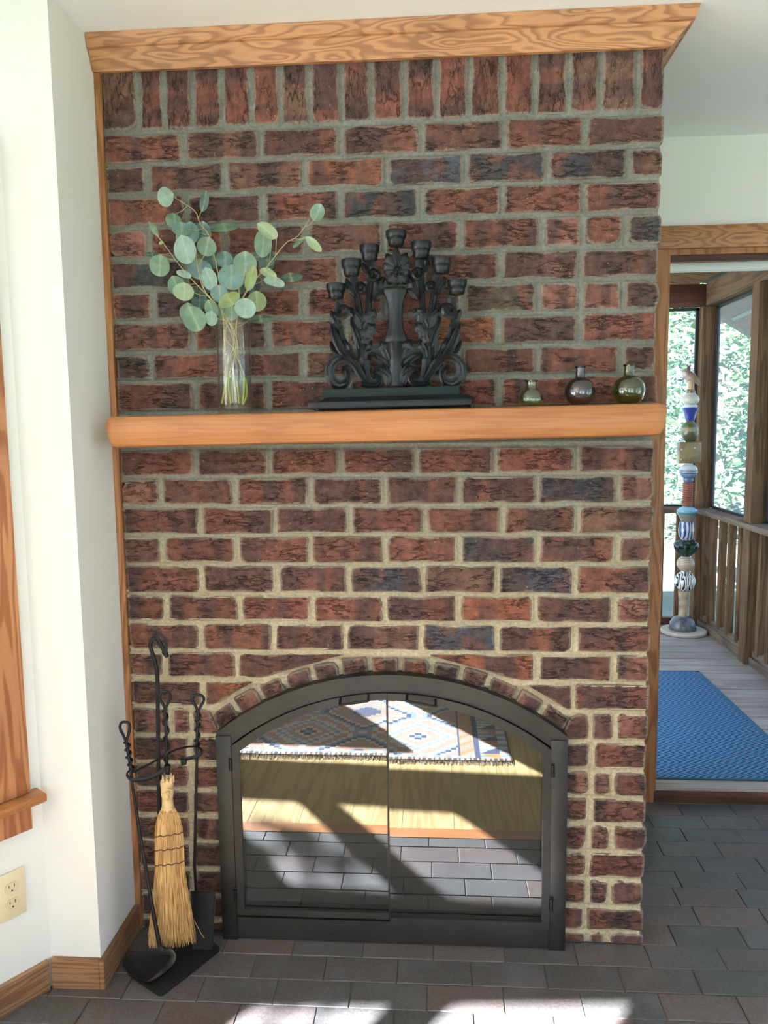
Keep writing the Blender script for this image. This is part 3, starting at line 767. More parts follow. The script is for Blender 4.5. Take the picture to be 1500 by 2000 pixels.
m = MB(); m.box(0.443, 0.488, FY-0.004, FY+0.004, 0.0, 0.602, 0.001); m.build('frame_post', M_FRAME, fd)
def refl_glass():
    m, nt, b, out = new_mat('smoked_fire_glass'); nt.nodes.remove(b)
    tr = nd(nt, 'ShaderNodeBsdfTransparent', {0: (0.62, 0.62, 0.58, 1)})
    wv = noise(nt, mapping(nt, (2.2, 2.2, 1.4)), 1.0, 2.0)
    bp = nd(nt, 'ShaderNodeBump', {'Height': wv, 'Strength': 0.02, 'Distance': 0.01})
    gl = nd(nt, 'ShaderNodeBsdfGlossy', {0: (0.93, 0.95, 0.96, 1), 'Roughness': 0.004, 'Normal': bp.outputs[0]})
    lw = nd(nt, 'ShaderNodeLayerWeight', {0: 0.5})
    f = math_(nt, 'ADD', math_(nt, 'MULTIPLY', math_(nt, 'POWER', lw.outputs['Facing'], 5.0), 0.7), 0.15, clamp=True)
    mx = nd(nt, 'ShaderNodeMixShader', {0: f, 1: tr.outputs[0], 2: gl.outputs[0]})
    nt.links.new(mx.outputs[0], out.inputs[0]); return m
M_FIREGLASS = refl_glass()
def curtain_mat():
    m, nt, b, _ = new_mat('mesh_spark_curtain')
    w = nd(nt, 'ShaderNodeTexWave', {'Vector': mapping(nt, (1, 1, 1)), 'Scale': 75.0, 'Distortion': 1.5, 'Detail': 2.0})
    nt.links.new(mixc(nt, w.outputs[1], (0.030, 0.030, 0.025), (0.062, 0.061, 0.050)), b.inputs['Base Color'])
    b.inputs['Roughness'].default_value = 0.7; return m
M_CURTAIN = curtain_mat()
def fire_door(side, tilt):
    if side < 0: x0, x1, zb = -0.4255, 0.0035, 0.0775
    else: x0, x1, zb = 0.0055, 0.4435, 0.0655
    stile, rail = 0.021, 0.0175
    N = 16
    full = arc_pts(-0.4225, 0.574, 0.444, 0.577, 0.1525, 120); gl = arc_pts(-0.402, 0.558, 0.420, 0.560, 0.150, 120)
    def cut(arc, a, b):
        xs = np.linspace(a, b, N+1); X = [p[0] for p in arc]; Z = [p[1] for p in arc]
        return [(float(x), float(np.interp(x, X, Z))) for x in xs]
    ga, gb = (x0+stile, x1-0.0015) if side < 0 else (x0+0.0015, x1-stile)
    o_ = [(x0, zb)] + cut(full, x0, x1) + [(x1, zb)]
    i_ = [(ga, zb+rail)] + cut(gl, ga, gb) + [(gb, zb+rail)]
    y0 = FY-0.006 + (0.0 if side < 0 else -0.002)
    m = MB(); ring_poly(m, o_, i_, y0, y0+0.014)
    d = m.build('door', M_FRAME, fd, angle=25)
    m = MB(); n = len(i_)
    zc = 0.35; yy = lambda z: y0+0.006+math.tan(tilt)*(z-zc)
    big = [(ga-0.002, zb+rail-0.002)] + cut(gl, ga-0.002, gb+0.001) + [(gb+0.001, zb+rail-0.002)]
    big = [(x, z+0.002 if 0 < k < n-1 else z) for k, (x, z) in enumerate(big)]
    m.add([(x, yy(z), z) for x, z in big], [tuple(range(n))])
    m.build('glass_pane', M_FIREGLASS, d, smooth=False)
    m = MB(); m.add([(x, y0+0.045, z) for x, z in big], [tuple(range(n))])
    m.build('spark_curtain', M_CURTAIN, d, smooth=False)
    # pull handle: a bent rod
    hx0, hz0, hx1, hz1 = (-0.121, 0.702, -0.045, 0.714) if side < 0 else (0.059, 0.716, 0.135, 0.702)
    dz = 0.010
    a, b = Vector((hx0, y0, hz0+dz)), Vector((hx1, y0, hz1+dz)); f = Vector((0, -0.022, -dz))
    path = [a, a+f*0.8, a+f+(b-a)*0.04, b+f-(b-a)*0.04, b+f*0.8, b]
    m = MB(); m.tube(catmull(path, 4), 0.0036, 8); m.build('handle', M_CUP, d)
    for z in (0.52, 0.138):
        hx = x0-0.004 if side < 0 else x1+0.004
        m = MB(); m.lathe([(0, -0.017), (0.0045, -0.016), (0.0045, 0.016), (0, 0.017)], (hx, y0-0.001, z), 10)
        m.box(hx-0.006, hx+0.006, y0, y0+0.004, z-0.02, z+0.02, 0.001)
        m.build('hinge', M_CUP, d)
fire_door(-1, math.radians(-0.10)); fire_door(1, math.radians(0.16))

# ------------------------------------------------------------------ objects on the mantel
VY = -0.078
def vase():
    x = (at(428, 806, 1, VY).x + at(493, 806, 1, VY).x)/2; zb = mantel_top(x)+0.0005; R = 0.0437
    t = empty('glass_vase', (x, VY, zb)); tag(t, 'tall clear glass cylinder vase with water holding eucalyptus on the mantel', 'vase')
    g = thin_glass('clear_vase_glass', (0.955, 0.97, 0.962), 1.5)
    m = MB(); n = 40
    m.lathe([(0, 0.0), (R-0.003, 0.0), (R, 0.003), (R, 0.235), (R-0.0012, 0.2365), (R-0.0025, 0.235), (R-0.0025, 0.012), (R-0.006, 0.009), (0, 0.008)], (x, VY, zb), n)
    m.build('body', g, t, angle=60)
    mw, nt, b, out_ = new_mat('vase_water'); nt.nodes.remove(b)
    tr = nd(nt, 'ShaderNodeBsdfTransparent', {0: (0.90, 0.95, 0.88, 1)}); gl = nd(nt, 'ShaderNodeBsdfGlossy', {0: (1, 1, 1, 1), 'Roughness': 0.0})
    lw = nd(nt, 'ShaderNodeLayerWeight', {0: 0.5})
    fr = math_(nt, 'ADD', math_(nt, 'MULTIPLY', math_(nt, 'POWER', lw.outputs['Facing'], 5.0), 0.5), 0.02)
    nt.links.new(nd(nt, 'ShaderNodeMixShader', {0: fr, 1: tr.outputs[0], 2: gl.outputs[0]}).outputs[0], out_.inputs[0])
    m = MB(); m.lathe([(0, 0.0095), (R-0.0045, 0.0105), (R-0.0032, 0.015), (R-0.0032, 0.094), (R-0.0045, 0.0925), (0, 0.0925)], (x, VY, zb), n)
    m.build('water', mw, t, angle=60)
    return x, zb, R
VX, VZ, VR = vase()

# eucalyptus: six stems, leaf discs traced in depth
def leaf_mat(name, col, back):
    m, nt, b, out_ = new_mat(name); nt.nodes.remove(b)
    ed = nd(nt, 'ShaderNodeAttribute', attribute_name='vein').outputs['Fac']
    n = noise(nt, mapping(nt, (50, 50, 50), True), 1.0, 3.0)
    oi = nt.nodes.new('ShaderNodeObjectInfo')
    hs = nd(nt, 'ShaderNodeHueSaturation', {'Value': nd(nt, 'ShaderNodeMapRange', {0: n, 1: 0.3, 2: 0.7, 3: 0.82, 4: 1.15}).outputs[0], 'Color': oi.outputs['Color']})
    c = mixc(nt, math_(nt, 'MULTIPLY', ed, 0.32), hs.outputs[0], (0.50, 0.56, 0.36))
    df = nd(nt, 'ShaderNodeBsdfDiffuse', {0: c}); tl = nd(nt, 'ShaderNodeBsdfTranslucent', {0: c}); gl = nd(nt, 'ShaderNodeBsdfGlossy', {0: (0.8, 0.9, 0.85, 1), 'Roughness': 0.45})
    m1 = nd(nt, 'ShaderNodeMixShader', {0: 0.22, 1: df.outputs[0], 2: tl.outputs[0]})
    m2 = nd(nt, 'ShaderNodeMixShader', {0: 0.05, 1: m1.outputs[0], 2: gl.outputs[0]})
    nt.links.new(m2.outputs[0], out_.inputs[0]); return m
M_LEAF = leaf_mat('eucalyptus_leaf', None, None)
M_STEM = plain('tan_green_twig', (0.42, 0.36, 0.16), 0.6, 0, 0.2, 50)
M_STEMW = plain('wet_green_stem', (0.42, 0.47, 0.10), 0.5, 0, 0.2, 50)
def zp(X, Y, y): return at(200+X/3, 340+Y/3, 1, y)
LC = {'g': (0.150, 0.245, 0.150), 'b': (0.155, 0.265, 0.235), 'l': (0.300, 0.395, 0.215), 'd': (0.062, 0.120, 0.088), 'y': (0.230, 0.290, 0.110), 'p': (0.240, 0.355, 0.280)}
def leaf(parent, c, tip_from, rx, ry, ang, col, tilt=0.25, bend=0.18):
    """one round leaf: centre c, half sizes in metres, ang of its long axis, cupped and tilted"""
    m = MB(); N = 20; rings = 4
    vs = [(0, 0, 0)]; vein = [1.0]
    for r in range(1, rings+1):
        for k in range(N):
            a = 2*PI*k/N; f = r/rings
            px, pz = rx*f*math.cos(a), ry*f*math.sin(a)
            if math.sin(a) > 0.99: pz *= 1.0+0.07*f
            y = -bend*rx*f*f*math.cos(a)**2 - bend*0.5*ry*f*f*math.sin(a)**2 + 0.0012*math.sin(3*a+rx*900)*f
            vs.append((px, y, pz)); vein.append(1.0 if abs(math.cos(a)) < 0.12 else 0.0)
    fs = [(0, 1+k, 1+(k+1) % N) for k in range(N)]
    for r in range(rings-1):
        for k in range(N):
            a = 1+r*N+k; b = 1+r*N+(k+1) % N; fs.append((a, a+N, b+N, b))
    # twig from the leaf base
    Rm = Matrix.Rotation(ang, 4, 'Y') @ Matrix.Rotation(tilt, 4, 'X') @ Matrix.Rotation(random.uniform(-0.3, 0.3), 4, 'Z')
    pts = [tuple(Rm @ Vector(p)) for p in vs]
    me = bpy.data.meshes.new('leaf'); me.from_pydata(pts, [], fs); me.update(); me.shade_smooth(); me.materials.append(M_LEAF)
    at_ = me.attributes.new('vein', 'FLOAT', 'POINT'); at_.data.foreach_set('value', vein)
    o = bpy.data.objects.new('leaf', me); COL.objects.link(o); o.location = c
    cc = LC[col]; k = random.uniform(0.9, 1.12); o.color = (cc[0]*k, cc[1]*k, cc[2]*k, 1)
    o.parent = parent; o.matrix_parent_inverse = Matrix.Translation(-parent.location)
    return o
def stem_thing(label, path, leaves, r0=0.0014):
    """path: (X, Y, y) from tip to the cut end in the vase; leaves: (X, Y, rx, ry, deg, colour, y, tilt)"""
    P = [zp(X, Y, y) for X, Y, y in path]
    base = P[-1]
    t = empty('eucalyptus_stem', base); tag(t, label, 'plant', 'eucalyptus stems in the glass vase')
    zw = VZ+0.0925
    for p in P:   # keep the stem inside the glass
        if p.z < VZ+0.236:
            d = Vector((p.x-VX, p.y-VY)); L = d.length
            if L > VR-0.008: d *= (VR-0.008)/L; p.x, p.y = VX+d.x, VY+d.y
        p.z = max(p.z, VZ+0.013)
    cp = catmull(P, 6)
    dry = [p for p in cp if p.z >= zw-0.004]; wet = [p for p in cp if p.z <= zw+0.002]
    m = MB(); m.tube(dry, interp_list([r0*0.5, r0, r0*1.15], len(dry)), 6)
    anchors = dry
    for (X, Y, rx, ry, dg, col, y, tl) in leaves:
        c = zp(X, Y, y); k = (at(201, 340, 1, y)-at(200, 340, 1, y)).length/3
        a = math.radians(dg)
        lf = leaf(t, c, None, rx*k, ry*k, a, col, tl)
        # petiole from the leaf base to the nearest point of the stem
        bases = [c+Vector((s*math.sin(a)*ry*k*0.95, 0, s*math.cos(a)*ry*k*0.95)) for s in (1, -1)] + [c+Vector((s*math.cos(a)*rx*k*0.95, 0, -s*math.sin(a)*rx*k*0.95)) for s in (1, -1)]
        best = min(((bp-q).length, i, j) for i, bp in enumerate(bases) for j, q in enumerate(anchors))
        bp, q = bases[best[1]], anchors[min(best[2]+3, len(anchors)-1)]
        midp = (bp+q)/2 + Vector((0, 0, -0.003))
        m.tube([bp+(c-bp)*0.3, bp, midp, q], 0.0007, 5)
    m.build('twig', M_STEM, t)
    if len(wet) > 1:
        m = MB(); m.tube(wet, r0*1.7, 8); m.build('cut_end', M_STEMW, t)
    return t
stem_thing('eucalyptus stem rising highest to the upper left with a round blue-green leaf at its tip',
    [(415, 133, -.06), (500, 185, -.06), (548, 225, -.06), (572, 290, -.06), (622, 355, -.06), (655, 480, -.07), (690, 640, -.075), (728, 840, -.075), (722, 960, -.075), (765, 1020, -.08), (822, 1150, -.085), (832, 1230, -.085), (822, 1345, -.08)],
    [(372, 135, 54, 50, 75, 'p', -.065, .2), (598, 160, 26, 56, 20, 'd', -.045, .3), (425, 275, 60, 42, 10, 'g', -.05, .5), (590, 335, 48, 52, 10, 'b', -.05, .2), (520, 345, 60, 58, 0, 'b', -.055, .2), (715, 311, 86, 24, -8, 'g', -.05, .8), (466, 322, 56, 36, 5, 'b', -.07, .4), (720, 502, 58, 46, 5, 'b', -.06, .3)])
stem_thing('eucalyptus stem leaning left with narrow young leaves and pink buds at its tip',
    [(315, 350, -.07), (370, 422, -.07), (430, 505, -.075), (490, 580, -.08), (560, 655, -.08), (645, 745, -.08), (712, 845, -.08), (770, 990, -.08), (735, 1100, -.08), (728, 1190, -.085), (700, 1345, -.09)],
    [(302, 322, 18, 46, -30, 'g', -.07, .3), (292, 470, 46, 15, 0, 'd', -.06, .6), (337, 537, 60, 60, 15, 'g', -.085, .3), (480, 585, 46, 22, 18, 'p', -.09, .5), (436, 655, 50, 56, -20, 'g', -.075, .2), (480, 690, 66, 50, 8, 'l', -.09, .2), (343, 403, 14, 9, -30, 'l', -.072, .2)])
stem_thing('eucalyptus stem with the largest round blue-green leaf at the bunch front',
    [(545, 470, -.10), (565, 580, -.10), (598, 680, -.095), (690, 795, -.09), (742, 865, -.085), (780, 1000, -.08), (770, 1100, -.08), (760, 1200, -.075), (765, 1340, -.07)],
    [(488, 445, 66, 78, -12, 'p', -.112, .1), (612, 425, 56, 52, 20, 'g', -.095, .2), (460, 360, 30, 42, 30, 'g', -.10, .5), (575, 560, 72, 56, 10, 'b', -.06, .2), (630, 615, 50, 64, -15, 'p', -.09, .2), (570, 740, 46, 52, 10, 'd', -.055, .3), (690, 702, 56, 48, 0, 'b', -.095, .3), (650, 500, 50, 50, 0, 'd', -.045, .2)])
stem_thing('eucalyptus stem reaching far right with small pale pointed leaves',
    [(1215, 262, -.07), (1145, 362, -.07), (1072, 408, -.075), (960, 548, -.08), (918, 592, -.08), (832, 712, -.08), (792, 830, -.08), (785, 950, -.08), (790, 1040, -.08), (745, 1160, -.075), (738, 1240, -.075), (752, 1345, -.07)],
    [(1262, 227, 46, 50, 30, 'g', -.075, .3), (1237, 412, 26, 58, -48, 'l', -.075, .2), (1148, 398, 46, 15, -35, 'g', -.06, .6), (968, 332, 38, 64, -55, 'l', -.085, .2), (942, 405, 50, 78, 10, 'g', -.07, .2), (966, 505, 48, 66, 0, 'd', -.05, .2), (975, 580, 52, 28, 20, 'l', -.09, .5), (1010, 630, 62, 28, 15, 'p', -.085, .5), (1105, 605, 66, 28, -3, 'd', -.055, .6)])
stem_thing('eucalyptus stem at the middle with overlapping rounded dark leaves',
    [(790, 660, -.09), (802, 700, -.09), (788, 850, -.08), (768, 1000, -.085), (800, 1100, -.085), (838, 1200, -.09), (845, 1290, -.085), (825, 1350, -.08)],
    [(838, 527, 68, 66, 5, 'g', -.10, .15), (755, 607, 76, 68, 10, 'b', -.095, .2), (870, 610, 32, 72, 22, 'y', -.11, .3), (905, 746, 56, 56, 0, 'y', -.075, .2), (838, 786, 62, 56, 12, 'p', -.115, .2), (800, 640, 50, 60, 0, 'd', -.045, .2), (880, 640, 60, 60, 0, 'd', -.04, .2), (928, 846, 66, 22, 0, 'd', -.05, .6)])
stem_thing('eucalyptus stem drooping over the vase rim at the lower left with broad leaves',
    [(600, 820, -.10), (690, 848, -.095), (752, 880, -.09), (790, 1000, -.08), (752, 1100, -.075), (790, 1230, -.07), (800, 1345, -.07)],
    [(508, 815, 56, 56, 0, 'g', -.085, .2), (540, 850, 66, 72, -20, 'g', -.11, .15), (640, 790, 38, 52, -15, 'g', -.10, .3), (640, 845, 38, 42, 10, 'p', -.105, .3), (745, 735, 70, 38, -30, 'y', -.115, .4), (758, 812, 36, 44, 5, 'g', -.10, .3), (705, 800, 40, 45, 0, 'g', -.09, .3)])

# carved candelabra
CY_ = -0.078
def cz(X, Y, y=CY_): return at(590+X/4.0541, 430+Y/4.0541, 1, y)
KS = (cz(101, 0)-cz(100, 0)).length      # metres per measured unit
cand = empty('carved_candelabra', (cz(740, 1500).x, CY_, mantel_top(cz(740, 1500).x)))
tag(cand, 'black carved wooden seven-cup candelabra with acanthus leaves on a stepped base', 'candelabra')
zf = mantel_top(0.04)
ctx = cz(740, 1500).x
def slab(name, xa, xb, ya, yb, za, zb, m_, bev=0.003):
    m = MB(); a = math.atan(0.0113)
    Mx = Matrix.Translation((ctx, 0, 0)) @ Matrix.Rotation(-a, 4, 'Y') @ Matrix.Translation((-ctx, 0, 0))
    m.box(xa, xb, ya, yb, za, zb, bev, M=Mx); return m.build(name, m_, cand)
slab('base_plate', cz(92, 0).x, cz(1390, 0).x, -0.130, -0.018, zf+0.006, zf+0.0235, M_CARVED)
m = MB(); xa, xb = cz(110, 0).x, cz(1372, 0).x
m.loft([[(xa, -0.128, zf+0.0233), (xb, -0.128, zf+0.0233), (xb, -0.02, zf+0.0233), (xa, -0.02, zf+0.0233)], [(xa+0.022, -0.108, zf+0.0345), (xb-0.022, -0.108, zf+0.0345), (xb-0.022, -0.038, zf+0.0345), (xa+0.022, -0.038, zf+0.0345)]])
m.v = [(x, y, z+0.0113*(x-ctx)) for x, y, z in m.v]; m.build('base_bevel', M_CARVED, cand, smooth=False)
slab('plinth', cz(198, 0).x, cz(1296, 0).x, -0.106, -0.040, zf+0.0335, zf+0.0560, M_GREENB)
for X in (140, 1340):
    for yy in (-0.122, -0.030):
        p = cz(X, 1500); m = MB(); m.lathe([(0, 0), (0.0045, 0), (0.0045, 0.0065), (0, 0.0065)], (p.x, yy, mantel_top(p.x)+0.0003), 10); m.build('foot', M_CUP, cand)
# baluster column with flutes
col_prof = [(62, 1312), (56, 1250), (56, 985), (84, 968), (92, 955), (80, 900), (66, 872), (56, 800), (56, 720), (64, 650), (84, 595), (100, 560), (98, 545), (84, 535), (60, 530)]
m = MB(); cx0 = cz(740, 900)
m.lathe([(r*KS, cz(740, Y).z-cx0.z) for r, Y in col_prof], (cx0.x, CY_+0.002, cx0.z), 48, 0.62, mod=lambda a, z: 1.0+0.10*abs(math.cos(2.5*(a+PI/2)))-0.05)
m.build('column', M_CARVED, cand, angle=60)
def acanthus(name, pts, widths, ribs=3, lobes=0, thick=0.008, yoff=0.0, curl=0.0, parent=None):
    """carved leaf: ridged strip along traced points with tapering and lobed edges"""
    P = catmull([cz(X, Y, CY_+yoff) for X, Y in pts], 5); n = len(P)
    W = interp_list([w*KS for w in widths], n); m = MB(); rings = []; K = 2*ribs+1
    for i, p in enumerate(P):
        t = (P[min(i+1, n-1)]-P[max(i-1, 0)]).normalized(); s = Vector((t.z, 0, -t.x)).normalized()
        w = W[i]*(1+ (0.22*math.sin(lobes*2*PI*i/(n-1)) if lobes else 0)); out_ = curl*(i/(n-1))**2
        ring = []
        for k in range(K):
            f = -1+2*k/(K-1); dome = math.sqrt(max(0, 1-f*f*0.85))
            ridge = 0.20 if k % 2 == 0 else -0.16
            ring.append(p + s*(f*w) + Vector((0, -thick*(dome*0.75+ridge*dome)-out_, 0)))
        ring += [p + s*(0.9*w) + Vector((0, thick*0.35, 0)), p - s*(0.9*w) + Vector((0, thick*0.35, 0))]
        rings.append(ring)
    m.loft(rings); return m.build(name, M_CARVED, parent or cand, angle=75)
def mir(pts): return [(1482-X, Y-10) for X, Y in pts]
L = []   # left-hand members; the right-hand ones mirror them
L += [('branch', [(300, 625), (292, 700), (278, 790), (296, 880), (330, 990), (378, 1070), (430, 1140)], [30, 34, 26, 30, 34, 34, 26], 2, 0)]
L += [('branch', [(408, 445), (420, 520), (440, 620), (452, 700), (470, 800), (486, 900), (500, 1020), (500, 1160), (520, 1280)], [30, 36, 26, 26, 30, 38, 36, 34, 30], 2, 0)]
L += [('branch', [(545, 325), (548, 400), (540, 500), (532, 600), (528, 690), (515, 780)], [32, 40, 24, 24, 24, 26], 2, 0)]
L += [('branch', [(590, 640), (600, 560), (618, 500), (650, 455)], [22, 34, 30, 14], 2, 0)]
L += [('acanthus_leaf', [(490, 860), (520, 800), (555, 750), (580, 705)], [30, 46, 42, 8], 3, 3)]
L += [('acanthus_leaf', [(485, 980), (505, 920), (545, 870), (580, 820)], [30, 50, 48, 8], 3, 3)]
L += [('acanthus_leaf', [(500, 1110), (508, 1040), (530, 1000), (552, 955)], [26, 40, 34, 6], 3, 2)]
L += [('acanthus_leaf', [(470, 880), (440, 800), (410, 740), (382, 690)], [26, 38, 34, 6], 3, 1)]
L += [('acanthus_leaf', [(470, 1010), (440, 920), (412, 850), (388, 770)], [26, 34, 30, 5], 3, 0)]
L += [('acanthus_leaf', [(452, 1090), (450, 1000), (430, 930), (392, 868)], [22, 30, 28, 6], 3, 0)]
L += [('acanthus_leaf', [(430, 1110), (390, 1060), (355, 1000), (340, 940)], [20, 34, 32, 8], 3, 2)]
L += [('acanthus_leaf', [(350, 1080), (300, 1010), (262, 920), (232, 820)], [24, 34, 30, 6], 3, 0)]
L += [('acanthus_leaf', [(380, 1110), (310, 1070), (250, 1020), (226, 960)], [20, 32, 30, 8], 3, 1)]
L += [('acanthus_leaf', [(300, 860), (262, 800), (238, 740), (232, 715)], [22, 26, 20, 6], 2, 0)]
L += [('scroll', [(520, 1300), (470, 1230), (420, 1150), (350, 1098), (270, 1105), (222, 1170), (228, 1255), (285, 1305), (345, 1290), (372, 1230), (350, 1180), (315, 1180)], [16, 30, 34, 32, 36, 40, 42, 40, 34, 28, 24, 18], 3, 0)]
L += [('scroll', [(690, 1160), (650, 1120), (600, 1085), (555, 1065), (530, 1085), (548, 1110)], [24, 40, 36, 24, 16, 8], 3, 0)]
L += [('scroll', [(690, 1240), (650, 1200), (610, 1180), (575, 1190), (560, 1215)], [26, 38, 32, 20, 8], 3, 0)]
L += [('scroll', [(470, 1295), (530, 1300), (590, 1300), (620, 1265), (590, 1235), (560, 1250)], [22, 30, 30, 26, 20, 10], 3, 0)]
L += [('acanthus_leaf', [(690, 1110), (665, 1050), (640, 1000), (612, 955)], [26, 44, 38, 6], 3, 2)]
L += [('acanthus_leaf', [(690, 1310), (680, 1240), (650, 1190), (640, 1140)], [26, 40, 36, 14], 3, 1)]
L += [('scroll', [(250, 745), (300, 770), (350, 745), (355, 700), (318, 685), (290, 705), (305, 735)], [20, 26, 26, 22, 18, 14, 10], 2, 0)]
L += [('scroll', [(440, 560), (480, 560), (490, 525), (460, 505), (432, 520), (440, 545)], [16, 22, 20, 16, 14, 8], 2, 0)]
L += [('scroll', [(530, 460), (575, 470), (600, 430), (570, 400), (535, 415), (545, 445)], [16, 22, 22, 18, 14, 8], 2, 0)]
L += [('acanthus_leaf', [(520, 420), (500, 390), (485, 360), (478, 335)], [14, 20, 18, 5], 2, 0)]
L += [('acanthus_leaf', [(420, 600), (380, 550), (360, 500), (352, 460)], [18, 26, 22, 5], 2, 0)]
L += [('acanthus_leaf', [(560, 640), (590, 600), (620, 575), (650, 560)], [16, 30, 28, 8], 2, 0)]
for k, (nm, pts, w, ribs, lobes) in enumerate(L):
    th = 0.011 if nm == 'branch' else 0.009
    yo = 0.004 if nm == 'branch' else -0.002*(k % 3)
    acanthus(nm, pts, w, ribs, lobes, th, yo); acanthus(nm, mir(pts), w, ribs, lobes, th, yo)
# flower crest: petals round a cluster of berries
cfx, cfy = 752, 405
for dg, ln, w in ((-92, 190, 34), (-62, 165, 40), (-122, 165, 40), (-30, 125, 44), (-150, 125, 44), (5, 108, 42), (175, 108, 42), (52, 128, 42), (128, 128, 44), (90, 110, 30)):
    a = math.radians(dg); c_, s_ = math.cos(a), math.sin(a)
    acanthus('petal', [(cfx+c_*20, cfy+s_*20), (cfx+c_*ln*0.45, cfy+s_*ln*0.45), (cfx+c_*ln*0.75, cfy+s_*ln*0.75), (cfx+c_*ln, cfy+s_*ln)], [w*0.7, w, w*0.9, 6], 2, 0, 0.010, -0.002, -0.003)
for k in range(11):
    a = k*2.4; r = 15*math.sqrt(k)
    p = cz(cfx+r*math.cos(a)*1.1, cfy+r*math.sin(a), CY_-0.016+0.0006*k)
    m = MB(); m.lathe([(0, -0.0038), (0.0027, -0.0027), (0.0038, 0), (0.0027, 0.0027), (0, 0.0038)], p, 10); m.build('berry', M_CARVED, cand)
# candle cups
for X, Yt, Yb, w in ((745, 84, 208, 166), (536, 197, 326, 156), (942, 174, 306, 164), (392, 312, 446, 162), (1105, 298, 424, 160), (270, 505, 628, 156), (1226, 476, 592, 158)):
    b_ = cz(X, Yb); tz = cz(X, Yt).z - b_.z; r = w*KS/2
    m = MB()
    m.lathe([(0, 0), (r*0.62, 0), (r*0.72, tz*0.06), (r*0.80, tz*0.28), (r*0.80, tz*0.42), (r*0.90, tz*0.50), (r*0.97, tz*0.62), (r, tz*0.80), (r, tz*0.97), (r*0.95, tz), (r*0.70, tz), (r*0.66, tz*0.95), (r*0.66, tz*0.55), (0, tz*0.55)], b_, 32)
    m.build('candle_cup', M_CUP, cand)

# three small glass bottles
def bottle(label, xl, xr, vt, prof, tint, seedy, gloss=1.0):
    a, b = at(xl, 790, 1, -0.085), at(xr, 790, 1, -0.085); x = (a.x+b.x)/2; R = (b.x-a.x)/2; zb = mantel_top(x)+0.0004
    H = at((xl+xr)/2, vt, 1, -0.085).z - zb
    t = empty('glass_bottle', (x, -0.085, zb)); tag(t, label, 'bottle', 'small glass bottles on the mantel')
    body = [(r*R, z*H) for r, z in prof]; inner = [(max(r*R-0.0016, 0.0), max(z*H, 0.004)) for r, z in reversed(prof[1:-1])]
    g = thin_glass('bottle_glass', tint, gloss, 0.01)
    m = MB(); m.lathe(body + [(body[-1][0]-0.002, body[-1][1])] + [(r, z) for r, z in inner] + [(0, 0.004)], (x, -0.085, zb), 40); m.build('body', g, t, angle=50)
    nr = body[-1][0]; zl = H
    m = MB()
    ring = [(nr-0.0018, zl-0.0035), (nr+0.0016, zl-0.0035), (nr+0.0026, zl-0.0015), (nr+0.0016, zl+0.0005), (nr-0.0018, zl+0.0003), (nr-0.0018, zl-0.0035)]
    m.lathe(ring, (x, -0.085, zb), 32); m.build('lip', thin_glass('bottle_lip', tuple(c*0.75 for c in tint), 1.3, 0.02), t)
ROUND = [(0, 0.0), (0.48, 0.0), (0.62, 0.015), (0.86, 0.13), (0.98, 0.27), (1.0, 0.36), (0.97, 0.46), (0.86, 0.57), (0.66, 0.655), (0.42, 0.70), (0.325, 0.725), (0.305, 0.78), (0.305, 1.0)]
SQUAT = [(0, 0.0), (0.62, 0.0), (0.78, 0.02), (0.96, 0.14), (1.0, 0.26), (0.96, 0.42), (0.84, 0.55), (0.64, 0.66), (0.47, 0.74), (0.42, 0.82), (0.44, 0.94), (0.50, 1.0)]
bottle('short pale green glass bottle with squat body and flared lip on the mantel', 1012, 1063, 743, SQUAT, (0.77, 0.83, 0.68), 1, 1.9)
bottle('smoky grey-violet round glass bottle with narrow neck on the mantel', 1102, 1163, 716, ROUND, (0.55, 0.51, 0.56), 2, 2.2)
bottle('olive green round glass bottle with narrow neck at the mantel end', 1195, 1259, 712, ROUND, (0.56, 0.62, 0.34), 3, 2.2)

